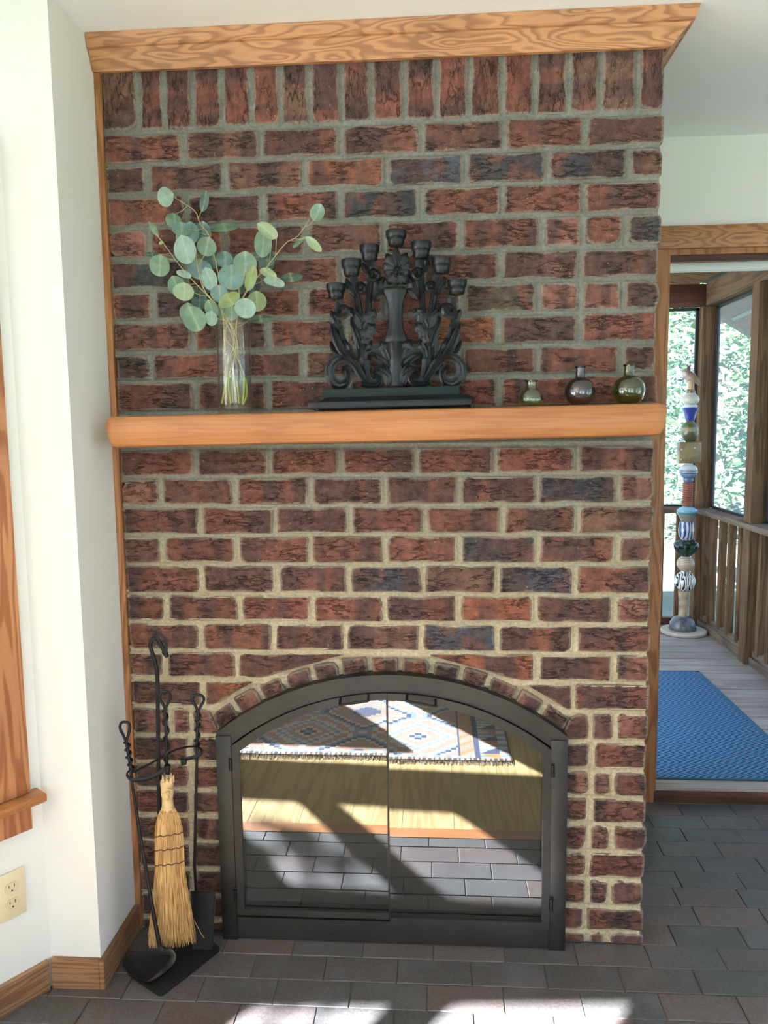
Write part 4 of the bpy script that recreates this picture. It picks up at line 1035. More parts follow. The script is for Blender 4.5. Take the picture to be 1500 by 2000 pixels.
# ------------------------------------------------------------------ fire tools in the left corner
TYP = -0.118
def tool_stand():
    t = empty('fire_tool_stand', (-0.60, TYP, 0.0)); tag(t, 'black wrought iron fire tool stand with dragon-head hook and flat base beside the fireplace', 'tool stand')
    cs = [at(433, 1852, 2, 0.006), at(314, 1945, 2, 0.006), at(243, 1897, 2, 0.006)]
    R_, F_, L_ = [Vector((p.x, p.y)) for p in cs]
    B_ = R_ + (L_-F_); B_ += (R_-B_)*0.12; L_ += (F_-L_)*0.02
    poly = []
    for a, b, c in ((B_, R_, F_), (R_, F_, L_), (F_, L_, B_), (L_, B_, R_)):
        for k in range(5):
            q = k/4; p1 = b+(a-b).normalized()*0.014; p2 = b+(c-b).normalized()*0.014
            poly.append(tuple(p1*(1-q)**2 + b*2*q*(1-q) + p2*q*q))
    m = MB(); m.prism_z(poly[::-1], 0.0008, 0.009); m.build('base_plate', M_SHEET, t)
    pole = [at(311, 1780, 1, TYP)] + [at(u, v, 1, TYP) for u, v in ((310, 1560), (308.5, 1400), (307.5, 1330))]
    pole[0] = Vector((pole[1].x-0.004, TYP, 0.008))
    hook = [at(u, v, 1, TYP) for u, v in ((307.5, 1331), (306.5, 1312), (303, 1293), (297, 1274), (293.5, 1261), (296, 1251), (302, 1247.5), (309, 1251), (316, 1262), (322, 1273))]
    m = MB(); m.tube(pole, 0.0058, 4, side=(1, 1, 0)); m.build('pole', M_IRON, t, smooth=False)
    hc = catmull(hook, 5)
    m = MB(); m.tube(hc, interp_list([0.0058, 0.0056, 0.0052, 0.005, 0.0055, 0.0062], len(hc)), 8); m.build('hook', M_IRON, t)
    h0 = at(320, 1270, 1, TYP); h1 = at(327, 1283, 1, TYP)
    m = MB(); hd = catmull([h0, at(323, 1276, 1, TYP), at(325, 1280, 1, TYP-0.002), h1], 4)
    m.tube(hd, interp_list([0.0055, 0.0085, 0.0075, 0.0058, 0.0065, 0.004], len(hd)), 8); m.build('dragon_head', M_IRON, t)
    for pts in (((323, 1277), (324.5, 1262), (322, 1248), (315, 1240), (309, 1235)), ((320, 1271), (313, 1258), (308, 1246), (302, 1240), (297, 1237))):
        cc = catmull([at(u, v, 1, TYP-0.004) for u, v in pts], 5)
        m = MB(); m.tube(cc, interp_list([0.0055, 0.0045, 0.003, 0.0006], len(cc)), 6, 0.6); m.build('horn', M_IRON, t)
    # S-shaped flat rack
    def band(pts, name):
        cc = catmull([at(u, v, 1, y) for u, v, y in pts], 6)
        m = MB(); m.tube(cc, 0.0052, 8, 0.45, side=(0, 1, 0)); return m.build(name, M_IRON, t)
    band([(327, 1497, -.155), (316, 1506, -.165), (300, 1516, -.168), (280, 1523, -.168), (258, 1523, -.166), (248, 1514, -.155), (252, 1506, -.142), (262, 1507, -.135), (272, 1502, -.128), (307, 1484, -.122), (340, 1466, -.122), (365, 1459, -.126), (384, 1459, -.134), (393, 1464, -.145), (391, 1473, -.155), (378, 1479, -.160), (357, 1483, -.158)], 'rack')
    for u, v in ((327, 1500), (359, 1487)):
        p = at(u, v, 1, -.157); m = MB(); m.lathe([(0, -0.008), (0.007, -0.008), (0.0085, 0.006), (0.0085, 0.008), (0, 0.008)], p, 12); m.build('socket', M_IRON, t)
    return t
tool_stand()
def twisted_handle(pts_loop, axis_pts, name, t, y):
    """closed teardrop loop, its ends spiralling down round the shaft"""
    lp = catmull([at(u, v, 1, y) for u, v in pts_loop], 6)
    m = MB(); m.tube(lp, 0.0038, 8)
    ax = [at(u, v, 1, y) for u, v in axis_pts]
    n = 60; hel = []
    for k in range(n+1):
        q = k/n*(len(ax)-1); i = min(int(q), len(ax)-2); p = ax[i].lerp(ax[i+1], q-i)
        a = 2*PI*3.6*k/n; d = (ax[-1]-ax[0]).normalized(); s = Vector((d.z, 0, -d.x))
        hel.append(p + s*(0.0062*math.cos(a)) + Vector((0, 0.0062*math.sin(a), 0)))
    m.tube(hel, 0.0033, 6); m.tube(ax, 0.0042, 8)
    return m.build(name, M_IRON, t)
# ash shovel leaning in front, with an oval pan
t = empty('fireplace_shovel', at(320, 1880, 2, 0.012)); tag(t, 'long iron ash shovel with oval pan lying at the stand base and twisted handle', 'shovel', 'fire tools')
twisted_handle([(247, 1452), (243, 1440), (235, 1424), (236, 1413), (243, 1410), (252, 1413), (253, 1424), (249, 1440), (246, 1452)], [(247, 1450), (250, 1468), (253, 1485), (257, 1503)], 'handle', t, -.158)
sh = [(255, 1500, -.158), (258, 1530, -.160), (272, 1620, -.170), (292, 1740, -.185), (300, 1785, -.190), (312, 1848, -.197)]
cc = [at(*((u, v) + (1, y))) for u, v, y in sh]
m = MB(); m.tube(cc, [0.0042, 0.0042, 0.0042, 0.0046, 0.0056, 0.006], 8); m.build('shaft', M_IRON, t)
nk = catmull([cc[-1], at(318, 1858, 1, -.198), at(332, 1858, 1, -.205), at(339, 1868, 1, -.212), at(334, 1880, 1, -.218), at(316, 1899, 2, 0.026), at(288, 1916, 2, 0.022)], 5)
m = MB(); m.tube(nk, interp_list([0.006, 0.0075, 0.009, 0.0095, 0.009, 0.006, 0.002], len(nk)), 8, 0.6); m.build('neck', M_FRAME, t)
pan = [at(u, v, 2, 0.016) for u, v in ((239, 1887), (246, 1873), (262, 1863), (285, 1857), (312, 1854), (334, 1858), (343, 1868), (337, 1884), (318, 1903), (300, 1916), (285, 1919), (262, 1909))]
pc = sum(pan, Vector())/len(pan)
m = MB(); rings = []
for f, z in ((0.0, 0.0125), (0.55, 0.0125), (0.9, 0.015), (1.0, 0.0205), (1.0, 0.0228), (0.88, 0.0172), (0.55, 0.0148), (0.0, 0.0148)):
    rings.append([Vector((pc.x+(p.x-pc.x)*max(f, 0.01), pc.y+(p.y-pc.y)*max(f, 0.01), z-0.0025)) for p in catmull(pan+[pan[0]], 3)[:-1]])
m.loft(rings); m.build('pan', M_SHEET, t, angle=50)
# square shovel behind
t = empty('fireplace_shovel', at(398, 1860, 1, -.093)); tag(t, 'iron shovel with flat rectangular pan standing upright behind the straw broom', 'shovel', 'fire tools')
twisted_handle([(386, 1390), (383, 1381), (376, 1368), (377, 1360), (386, 1357), (396, 1360), (398, 1368), (391, 1381), (387, 1390)], [(387, 1390), (386, 1412), (385, 1435), (384, 1458)], 'handle', t, -.128)
m = MB(); m.tube([at(385, 1455, 1, -.128), at(384, 1500, 1, -.122), at(380, 1690, 1, -.085), at(383, 1746, 1, -.078)], 0.0040, 8); m.build('shaft', M_IRON, t)
a, b, c, d = at(374, 1741, 1, -.074), at(421, 1742, 1, -.074), at(415, 1860, 1, -.094), at(378, 1857, 1, -.094)
c.z = d.z = 0.0105
m = MB(); fw = Vector((0, -0.0025, 0))
m.loft([[a+fw, b+fw, c+fw, d+fw], [a, b, c, d]])
for p, q in ((a, b), (b, c), (a, d)): m.tube([p+fw, q+fw], 0.0022, 6)
m.build('pan', M_SHEET, t, smooth=False)
# broom
BY = -0.150
t = empty('hearth_broom', at(338, 1850, 1, BY)); tag(t, 'golden straw hearth broom with carved crowned face handle hanging on the tool stand', 'broom', 'fire tools')
twisted_handle([(322, 1388), (320, 1378), (312, 1364), (314, 1354), (322, 1350), (331, 1354), (332, 1364), (326, 1378), (323, 1388)], [(322, 1388), (324, 1420), (325, 1455), (326, 1512)], 'handle', t, BY)
k = (at(331, 1540, 1, BY)-at(330, 1540, 1, BY)).length
def px_lathe(m, u, rows, sy=1.0, mod=None, n=24, y=BY):
    base = at(u, rows[0][1], 1, y)
    m.lathe([(max(r, 0.0)*k, at(u, v, 1, y).z-base.z) for r, v in rows], base, n, sy, mod)
m = MB(); px_lathe(m, 328, [(0, 1576), (11, 1576), (11, 1569), (10, 1560), (12, 1550), (11.5, 1540), (12.5, 1532), (12, 1524), (9, 1523), (0, 1522)], 0.9)
hd_ = m.build('carved_head', M_STRAWW, t, angle=60)
m = MB()
fc = lambda u, v: at(u, v, 1, BY-0.012)
m.tube([fc(328.5, 1544), at(328.5, 1552, 1, BY-0.021), fc(329, 1557)], [0.0018, 0.0040, 0.0026], 6)            # nose
for u in (323.5, 334.5): m.lathe([(0, -0.0026), (0.0030, 0), (0, 0.0026)], at(u, 1548, 1, BY-0.0145), 8)                          # eyes
m.tube([fc(324.5, 1561), at(329, 1564, 1, BY-0.0165), fc(334, 1561)], 0.0018, 6)                                # mouth
m.tube([fc(321, 1544), at(328.5, 1541.5, 1, BY-0.017), fc(337, 1544)], 0.0024, 6)                                 # brow
m.build('face', M_STRAWW, hd_)
m = MB(); cb = at(328, 1524, 1, BY)
for q in range(7):
    a = 2*PI*q/7+0.3; p = cb+Vector((math.cos(a)*0.0125, math.sin(a)*0.0115, 0)); o = Vector((math.cos(a)*0.003, math.sin(a)*0.003, 0.013))
    m.tube([p-Vector((0, 0, 0.006)), p+Vector((0, 0, 0.003)), p+o], [0.0046, 0.0046, 0.0008], 6)
m.build('crown', M_STRAWW, hd_)
m = MB(); px_lathe(m, 328, [(11.5, 1580), (12.4, 1577), (11.5, 1574)], 0.9); m.build('collar', M_STRAWW, t)
# straw: a core and hundreds of separate strands
m = MB()
core = [(11, 1577), (17, 1586), (23, 1600), (26, 1620), (27, 1660), (28, 1700), (31, 1730), (33, 1770), (36, 1815), (0.5, 1822)]
rings = []
for r, v in core:
    cxx = at(329+ (v-1577)*0.028, v, 1, BY); rings.append([cxx+Vector((r*k*math.cos(2*PI*q/28)*(1+0.03*math.sin(9*q)), r*k*0.42*math.sin(2*PI*q/28), 0)) for q in range(28)])
m.loft(rings); m.build('straw_core', M_BRISTLE, t)
m = MB(); rr = random.Random(5)
Wd = lambda v: float(np.interp(v, [1577, 1586, 1600, 1620, 1660, 1700, 1730, 1770, 1815, 1850], [12, 18, 24.5, 27.5, 28.5, 29.5, 33, 37, 43, 47]))
for q in range(520):
    f = rr.uniform(-1, 1); dep = rr.uniform(0.2, 1.0)*math.sqrt(max(0, 1-f*f*0.9)); end = rr.uniform(1828, 1854) - 10*abs(f); j = rr.gauss(0, 0.05)
    pts = []
    for v in (1578, 1590, 1615, 1660, 1700, 1745, 1795, end):
        g = max(-1.05, min(1.05, f + (j*(v-1700)/150 if v > 1700 else 0)))
        pts.append(at(329+(v-1577)*0.028 + g*Wd(v), v, 1, BY-dep*(0.42*Wd(v)*k+0.0008)))
    m.tube(pts, [0.0008]*6+[0.0007, 0.0004], 3)
for q in range(70):   # stray tuft parted by the shovel shaft
    f = rr.uniform(0, 1)
    m.tube([at(305+f*6, 1760, 1, BY-0.012), at(300+f*8, 1800, 1, BY-0.013), at(289+f*19, rr.uniform(1838, 1853), 1, BY-0.014+rr.uniform(-.004, .004))], [0.0008, 0.0008, 0.0004], 3)
m.tube([at(378, 1795, 1, BY), at(392, 1822, 1, BY-.004), at(399, 1832, 1, BY-.006)], 0.0007, 3)
m.build('bristles', M_BRISTLE, t, kind='stuff', smooth=False)
for v, sag in ((1630, 2), (1657, 2.5), (1686, 3)):
    pts = []
    for q in range(25):
        f = -1+2*q/24; u = 329+(v-1577)*0.028+f*(Wd(v)+0.6)
        pts.append(at(u, v+sag*(1-f*f)-4*f+1.2*math.sin(q*PI/3), 1, BY-math.sqrt(max(0, 1-f*f*0.9))*(0.42*Wd(v)*k+0.0018)))
    m = MB(); m.tube(pts, 0.0014, 5); m.build('stitching', M_STITCH, t)

# ------------------------------------------------------------------ porch beyond the doorway
DZK = 0.049
pd = MB(); pd.box(0.70, 2.10, 0.97, 3.46, -0.10, 0.022)
pdeck = struct('floor_3', pd, M_DARK, label='weathered grey plank deck of the screened porch')
seams = sorted(at(1420, v, 2, DZK).y for v in (1250.5, 1263, 1274.6, 1286.6, 1300.4, 1314, 1328, 1345, 1362, 1380, 1400, 1423))
ys = [0.942]
st = [s_ for s_ in seams]
y = st[0]
while y > 1.06: y -= 0.142; st.insert(0, y)
while st[-1] < 3.40: st.append(st[-1]+0.142)
st = [q for q in st if q > 0.96]
st = [0.942]+st
for a, b in zip(st[:-1], st[1:]):
    m = MB(); m.box(0.62, 2.09, a+0.0045, b-0.0045, 0.02, DZK+random.uniform(-0.0008, 0.0008), 0.003)
    m.build('plank', M_DECK, pdeck, origin=(1.4+random.uniform(-.3, .3), (a+b)/2, 0.03))
# corner posts, header beams, rails with their balusters
PX = 1.945   # inner face of the right-hand railing
m = MB(); m.box(1.912, 2.005, 3.30, 3.39, 0.0, 2.215, 0.003); o = m.build('porch_post', M_WEATH, None, origin=(1.955, 3.345, 0)); tag(o, 'square weathered wooden corner post where the two porch railings meet', 'post', 'porch posts')
m = MB(); m.box(1.920, 2.005, 2.42, 2.52, 0.0, 2.215, 0.003); o = m.build('porch_post', M_WEATH, None, origin=(1.96, 2.47, 0)); tag(o, 'nearer weathered wooden porch post on the right-hand railing', 'post', 'porch posts')
m = MB(); m.box(0.62, 1.935, 3.315, 3.37, 2.216, 2.362, 0.003); o = m.build('porch_beam', M_REDW, None, origin=(1.3, 3.34, 2.29)); tag(o, 'dark red-brown header beam over the far porch screen', 'beam', 'porch header beams')
m = MB(); m.box(1.936, 2.01, 0.98, 3.37, 2.217, 2.365, 0.003); o = m.build('porch_beam', M_BEAM, None, origin=(1.97, 2.3, 2.29)); tag(o, 'grey-brown header beam running over the right-hand porch screens', 'beam', 'porch header beams')
rl = empty('porch_railing', (1.97, 2.2, 0.05)); tag(rl, 'weathered wooden railing along the right side of the porch with upright boards', 'railing', 'porch railings')
m = MB(); m.box(1.900, 1.9195, 0.98, 3.295, 0.838, 0.872, 0.003); m.box(1.9195, 2.05, 0.98, 2.419, 0.838, 0.872, 0.003); m.box(1.9195, 2.05, 2.521, 3.295, 0.838, 0.872, 0.003); m.build('top_rail', M_WEATHH, rl, origin=(1.97, 2.2, 0.855))
m = MB(); m.box(1.955, 1.995, 0.98, 2.415, 0.095, 0.135, 0.003); m.box(1.955, 1.995, 2.525, 3.295, 0.095, 0.135, 0.003); m.build('bottom_rail', M_WEATHH, rl)
m = MB(); m.box(1.938, 1.953, 0.98, 2.415, 0.050, 0.098, 0.003); m.box(1.938, 1.953, 2.525, 3.295, 0.050, 0.098, 0.003); m.build('kick_board', M_WEATHH, rl)
yb = [at(u, 1127, 0, 1.97).y for u in (1377, 1391, 1409.5, 1427, 1447.5)]
for y in [*yb, 2.35, 2.22, 2.09, 1.96, 1.83, 1.70, 1.57, 1.44, 1.31, 1.18, 1.05]:
    if y > 3.27: y = 3.27
    m = MB(); m.box(1.950, 1.990, y-0.021, y+0.021, 0.12, 0.839, 0.002); m.build('baluster', M_WEATH, rl, origin=(1.97, y, 0.4))
rl = empty('porch_railing', (1.3, 3.345, 0.05)); tag(rl, 'weathered wooden railing across the far end of the porch', 'railing', 'porch railings')
m = MB(); m.box(0.62, 1.905, 3.29, 3.42, 0.836, 0.872, 0.004); m.build('top_rail', M_WEATHH, rl, origin=(1.2, 3.35, 0.85))
m = MB(); m.box(0.62, 1.911, 3.32, 3.36, 0.052, 0.10, 0.003); m.build('bottom_rail', M_REDW, rl)
for x in (0.75, 0.90, 1.05, 1.20, 1.35, 1.50, 1.688, 1.815):
    m = MB(); m.box(x-0.022, x+0.022, 3.325, 3.355, 0.09, 0.838, 0.002); m.build('baluster', M_WEATH, rl, origin=(x, 3.34, 0.4))
# screens
def screen_mat():
    m, nt, b, out_ = new_mat('insect_screen'); nt.nodes.remove(b)
    tr = nd(nt, 'ShaderNodeBsdfTransparent', {0: (1, 1, 1, 1)}); df = nd(nt, 'ShaderNodeBsdfDiffuse', {0: (0.30, 0.34, 0.36, 1)}); tl = nd(nt, 'ShaderNodeBsdfTranslucent', {0: (0.50, 0.62, 0.68, 1)})
    m1 = nd(nt, 'ShaderNodeMixShader', {0: 0.6, 1: df.outputs[0], 2: tl.outputs[0]})
    nt.links.new(nd(nt, 'ShaderNodeMixShader', {0: 0.28, 1: tr.outputs[0], 2: m1.outputs[0]}).outputs[0], out_.inputs[0]); return m
M_SCREEN = screen_mat(); M_SFRAME = plain('dark_screen_frame', (0.018, 0.017, 0.015), 0.6, 0, 0.2, 10)
def screen(label, x0, x1, y0, y1, z0, z1):
    c = ((x0+x1)/2, (y0+y1)/2, z0); t = empty('porch_screen', c); tag(t, label, 'screen', 'porch screens')
    m = MB(); w = 0.020
    if abs(x1-x0) > abs(y1-y0):
        m.add([(x0, y0, z0), (x1, y0, z0), (x1, y0, z1), (x0, y0, z1)], [(0, 1, 2, 3)]); f = MB()
        f.box(x0, x1, y0-0.01, y0+0.01, z1-w, z1); f.box(x0, x1, y0-0.01, y0+0.01, z0, z0+w*0.6); f.box(x0, x0+w, y0-0.01, y0+0.01, z0, z1); f.box(x1-w, x1, y0-0.01, y0+0.01, z0, z1)
    else:
        m.add([(x0, y0, z0), (x0, y1, z0), (x0, y1, z1), (x0, y0, z1)], [(0, 1, 2, 3)]); f = MB()
        f.box(x0-0.01, x0+0.01, y0, y1, z1-w, z1); f.box(x0-0.01, x0+0.01, y0, y1, z0, z0+w*0.6); f.box(x0-0.01, x0+0.01, y0, y0+w, z0, z1); f.box(x0-0.01, x0+0.01, y1-w, y1, z0, z1)
    m.build('mesh_panel', M_SCREEN, t, smooth=False); f.build('screen_frame', M_SFRAME, t, smooth=False)
screen('fine insect screen in dark frame across the far end of the porch', 0.62, 1.910, 3.372, 3.372, 0.875, 2.214)
screen('insect screen of the right porch side between corner post and nearer post', 2.012, 2.012, 2.522, 3.298, 0.874, 2.215)
screen('insect screen of the right porch side this side of the nearer post', 2.012, 2.012, 0.98, 2.418, 0.874, 2.215)
# porch roof: boards sloping down to the right-hand beam
pr = MB(); pr.add([(2.4, 0.97, 2.40), (2.4, 4.0, 2.40), (0.4, 4.0, 2.84), (0.4, 0.97, 2.84)], [(0, 1, 2, 3)])
pr.v = [(x, y, z+0.03) for x, y, z in pr.v]
proof = struct('ceiling_porch', pr, M_DARK, label='sloping wooden board ceiling of the porch')
y = 0.98
while y < 3.9:
    m = MB()
    m.loft([[(2.03, y+0.004, 2.470-0.0005), (2.03, y+0.215, 2.4695), (2.03, y+0.215, 2.485), (2.03, y+0.004, 2.485)], [(0.42, y+0.004, 2.8235), (0.42, y+0.215, 2.8235), (0.42, y+0.215, 2.839), (0.42, y+0.004, 2.839)]])
    m.v = [(x, yy, z-0.072+0.04) for x, yy, z in m.v]
    m.build('board', M_ROOFB, proof, smooth=False, origin=(1.2, y+0.1, 2.6)); y += 0.222
# eave of the neighbouring roof seen through the right-hand screen
ev = empty('roof_eave', (3.0, 5.2, 2.5)); tag(ev, 'brown plywood roof eave with soffit vent seen through the right porch screen', 'eave')
zs_ = 2.62
pl = [at(u, v, 2, zs_) for u, v in ((1404, 604), (1404, 618), (1462, 655), (1490, 648), (1520, 520), (1470, 560))]
m = MB(); m.prism_z([(p.x, p.y) for p in pl], zs_, zs_+0.10); m.build('soffit', M_ROOFB, ev, smooth=False)
va, vb, vc, vd = [at(u, v, 2, zs_-0.004) for u, v in ((1428, 622), (1432, 627), (1490, 602), (1490, 594))]
m = MB(); m.prism_z([(p.x, p.y) for p in (va, vb, vc, vd)], zs_-0.006, zs_-0.001); m.build('soffit_vent', M_SCREEN if False else M_SHEET, ev, smooth=False)
e0, e1, e2 = [at(u, v, 2, zs_) for u, v in ((1404, 618), (1462, 655), (1490, 648))]
m = MB(); m.tube([e0, e1, e2], 0.03, 4); m.build('fascia', M_WEATHH, ev, smooth=False)

# doormat
def mat_mat():
    m, nt, b, _ = new_mat('blue_woven_mat')
    tc = nt.nodes.new('ShaderNodeTexCoord'); sx_ = nd(nt, 'ShaderNodeSeparateXYZ', {0: tc.outputs['Object']})
    tri = math_(nt, 'PINGPONG', math_(nt, 'MULTIPLY', sx_.outputs[1], 1.0), 0.0235)
    v = math_(nt, 'FRACT', math_(nt, 'MULTIPLY', math_(nt, 'ADD', sx_.outputs[0], math_(nt, 'MULTIPLY', tri, 1.5)), 1/0.0300))
    g = ramp(nt, v, [(0.0, 0.0), (0.12, 1.0), (0.55, 1.0), (0.68, 0.0), (1.0, 0.0)])
    n = noise(nt, mapping(nt, (300, 300, 300)), 1.0, 2.0)
    col = mixc(nt, g, (0.006, 0.040, 0.095), (0.080, 0.215, 0.350))
    hs = nd(nt, 'ShaderNodeHueSaturation', {'Value': nd(nt, 'ShaderNodeMapRange', {0: n, 3: 0.75, 4: 1.25}).outputs[0], 'Color': col})
    nt.links.new(hs.outputs[0], b.inputs['Base Color']); b.inputs['Roughness'].default_value = 0.85
    bump(nt, b, g, 0.6, 0.003); return m
mt = empty('doormat', (1.2, 1.6, DZK)); tag(mt, 'long blue herringbone doormat on the porch deck beyond the doorway', 'doormat')
mx0, mx1, my0, my1 = 0.72, at(1365, 1311, 2, DZK+0.006).x, at(1275, 1519, 2, DZK+0.006).y, at(1365, 1311, 2, DZK+0.006).y
m = MB(); m.box(mx0+0.02, mx1-0.022, my0+0.004, my1-0.02, DZK+0.0012, DZK+0.0095, 0.002); m.build('woven_field', mat_mat(), mt)
M_MATB = plain('dark_teal_mat_edging', (0.028, 0.105, 0.175), 0.7, 0, 0.1, 60)
m = MB(); m.box(mx0, mx0+0.021, my0, my1, DZK+0.0012, DZK+0.0085, 0.002); m.box(mx1-0.023, mx1, my0, my1, DZK+0.0012, DZK+0.0085, 0.002); m.box(mx0, mx1, my1-0.021, my1, DZK+0.0012, DZK+0.0085, 0.002); m.box(mx0, mx1, my0, my0+0.005, DZK+0.0012, DZK+0.0085, 0.002)
m.build('edging', M_MATB, mt)

# ceramic totem
TX, TY = 1.788, 3.105
tot = empty('ceramic_totem', (TX, TY, DZK)); tag(tot, 'tall totem of stacked glazed ceramic beads with bird finial in the porch corner', 'sculpture')
tz = lambda v: at(1342, v, 1, TY).z
kt = (at(1343, 1000, 1, TY)-at(1342, 1000, 1, TY)).length
def glaze(name, c1, c2, kind, scale=20, rough=0.25):
    m, nt, b, _ = new_mat(name)
    if kind == 'stripe':
        v = nd(nt, 'ShaderNodeTexWave', {'Vector': mapping(nt, (1, 1, 0.25)), 'Scale': scale, 'Distortion': 7.0, 'Detail': 1.0, 'Detail Scale': 1.5}, bands_direction='X').outputs[1]; f = ramp(nt, v, [(0.36, 0.0), (0.44, 1.0)])
    elif kind == 'z':      # glaze zones from foot to shoulder
        g_ = nd(nt, 'ShaderNodeSeparateXYZ', {0: mapping(nt, (1, 1, 1), False, 'Generated')}).outputs[2]
        zc_ = math_(nt, 'ADD', g_, math_(nt, 'MULTIPLY', math_(nt, 'SUBTRACT', noise(nt, mapping(nt), 20), 0.5), 0.12))
        nt.links.new(ramp(nt, zc_, c1), b.inputs['Base Color']); b.inputs['Roughness'].default_value = rough; return m
    elif kind == 'band':
        v = nd(nt, 'ShaderNodeTexWave', {'Vector': mapping(nt), 'Scale': scale, 'Distortion': 3.0}, bands_direction='Z').outputs[1]; f = ramp(nt, v, [(0.4, 0.0), (0.6, 1.0)])
    else:
        f = ramp(nt, noise(nt, mapping(nt), scale), [(0.4, 0.0), (0.6, 1.0)])
    nt.links.new(mixc(nt, f, c1, c2), b.inputs['Base Color']); b.inputs['Roughness'].default_value = rough; return m
def bead(name, rows, m_, sy=1.0, mod=None, n=28, dx=0.0):
    """rows: (radius px, image row)"""
    z0 = tz(rows[0][1]); mb = MB()
    mb.lathe([(r*kt, tz(v)-z0) for r, v in rows], (TX+dx, TY, z0), n, sy, mod); return mb.build(name, m_, tot, angle=50, origin=(TX+dx, TY, z0))
def ballrows(r, v0, v1, rn, k=9):
    out_ = [(0, v0)]
    for i in range(k+1):
        a = PI*(0.04+0.92*i/k); out_.append((max(r*math.sin(a), rn), v0+(v1-v0)*(1-math.cos(a))/2))
    return out_ + [(0, v1)]
m = MB(); m.lathe([(0, 0.0015), (0.141, 0.0015), (0.147, 0.006), (0.148, 0.020), (0.142, 0.026), (0, 0.026)], (TX, TY, DZK), 40); m.build('base_disc', plain('cream_disc', (0.46, 0.40, 0.30), 0.5, 0, 0.15, 12), tot)
bead('dome', [(0, 1231), (26, 1231), (27, 1226), (25, 1217), (20, 1209), (12, 1204), (0, 1203)], glaze('dark_slate_glaze', (0.055, 0.065, 0.080), (0.13, 0.13, 0.115), 'n', 30, 0.3), dx=-0.008)
bead('rough_tube', [(0, 1206), (8.5, 1206), (8.5, 1204), (9, 1190), (9.5, 1170), (10.5, 1156), (10.5, 1154), (0, 1154)], glaze('bisque_tube', (0.42, 0.33, 0.22), (0.24, 0.18, 0.12), 'n', 25, 0.6), mod=lambda a, z: 1+0.10*math.sin(3*a+25*z), dx=-0.006)
bead('zebra_bead', ballrows(20.5, 1156, 1115, 8), glaze('zebra_glaze', (0.02, 0.02, 0.022), (0.70, 0.69, 0.62), 'stripe', 22))
bead('tan_bead', ballrows(17, 1117, 1085, 7), glaze('tan_swirl_glaze', (0.30, 0.22, 0.14), (0.50, 0.41, 0.28), 'band', 30))
bead('ruffled_bead', [(0, 1086), (9, 1086), (12, 1082), (17, 1077), (21, 1071), (24, 1064), (22, 1060), (14, 1056), (9, 1053), (0, 1053)], glaze('black_green_glaze', (0.006, 0.012, 0.010), (0.030, 0.060, 0.042), 'n', 40, 0.15), mod=lambda a, z: 1+0.13*math.sin(9*a)*math.sin(40*z), n=54)
bead('tan_spacer', [(0, 1055), (10, 1055), (10, 1051), (0, 1051)], plain('tan_spacer', (0.40, 0.32, 0.22), 0.5))
bead('blue_bead', [(0, 1052), (11, 1052), (14, 1046), (15.5, 1036), (15, 1026), (12.5, 1019), (0, 1018)], glaze('cobalt_glaze', (0.020, 0.045, 0.175), (0.48, 0.50, 0.50), 'stripe', 12, 0.15), mod=lambda a, z: 1+0.05*math.sin(8*a))
bead('turquoise_bead', [(0, 1019), (10, 1019), (13, 1012), (19.5, 1001), (20.5, 998), (19, 995), (12, 991), (8, 988), (0, 988)], glaze('turquoise_glaze', [(0.0, (0.20, 0.17, 0.13)), (0.45, (0.20, 0.19, 0.16)), (0.55, (0.05, 0.22, 0.19)), (0.68, (0.16, 0.33, 0.36)), (1.0, (0.30, 0.43, 0.48))], None, 'z', 14, 0.2))
rows = [(0, 989)]
for i in range(11): rows += [(9.2, 988-i*4.2), (11.6, 986.4-i*4.2), (9.2, 984.8-i*4.2)]
bead('ribbed_bead', rows+[(0, 941)], plain('red_clay', (0.27, 0.085, 0.050), 0.45, 0, 0.2, 30))
bead('blue_spacer', [(0, 942), (8, 942), (10, 939), (10, 934), (0, 934)], plain('slate_blue_glaze', (0.10, 0.12, 0.20), 0.3))
bead('white_blue_bead', ballrows(18, 936, 905, 8), glaze('white_blue_glaze', [(0.0, (0.10, 0.15, 0.24)), (0.36, (0.16, 0.24, 0.36)), (0.40, (0.01, 0.012, 0.02)), (0.47, (0.30, 0.30, 0.27)), (0.55, (0.10, 0.12, 0.15)), (0.62, (0.42, 0.45, 0.44)), (1.0, (0.55, 0.57, 0.55))], None, 'z', 11, 0.2))
M_SQ = glaze('olive_tan_glaze', (0.24, 0.175, 0.075), (0.15, 0.11, 0.05), 'n', 14, 0.35)
z0, z1 = tz(905), tz(863); m = MB(); m.box(TX-0.072, TX+0.070, TY-0.035, TY+0.035, z0, z1, 0.010); sq = m.build('square_block', M_SQ, tot, origin=(TX, TY, z0))
for u, v in ((1331, 878), (1330, 898), (1357, 875)):
    p = at(u, v, 1, TY-0.036); m = MB(); m.lathe([(0, -0.006), (0.006, 0), (0, 0.006)], p, 8); m.build('stud', M_WHITE, sq)
bead('olive_bead', ballrows(17, 864, 821, 7), glaze('olive_glaze', [(0.0, (0.060, 0.055, 0.024)), (0.48, (0.085, 0.075, 0.032)), (0.52, (0.27, 0.22, 0.11)), (0.66, (0.24, 0.19, 0.085)), (0.70, (0.075, 0.095, 0.028)), (1.0, (0.10, 0.13, 0.035))], None, 'z', 9, 0.25))
bead('blue_cup', [(0, 822), (8, 822), (10.5, 815), (12, 806), (15, 800), (16, 797), (12, 795), (0, 795)], plain('deep_blue_glaze', (0.028, 0.040, 0.20), 0.2))
bead('white_collar', [(0, 796), (13, 796), (13.5, 793), (12, 791), (0, 791)], plain('collar_glaze', (0.50, 0.53, 0.50), 0.3))
bead('white_bead', ballrows(16.5, 793, 768, 9), plain('cream_glaze', (0.46, 0.45, 0.34), 0.3, 0, 0.08, 10))
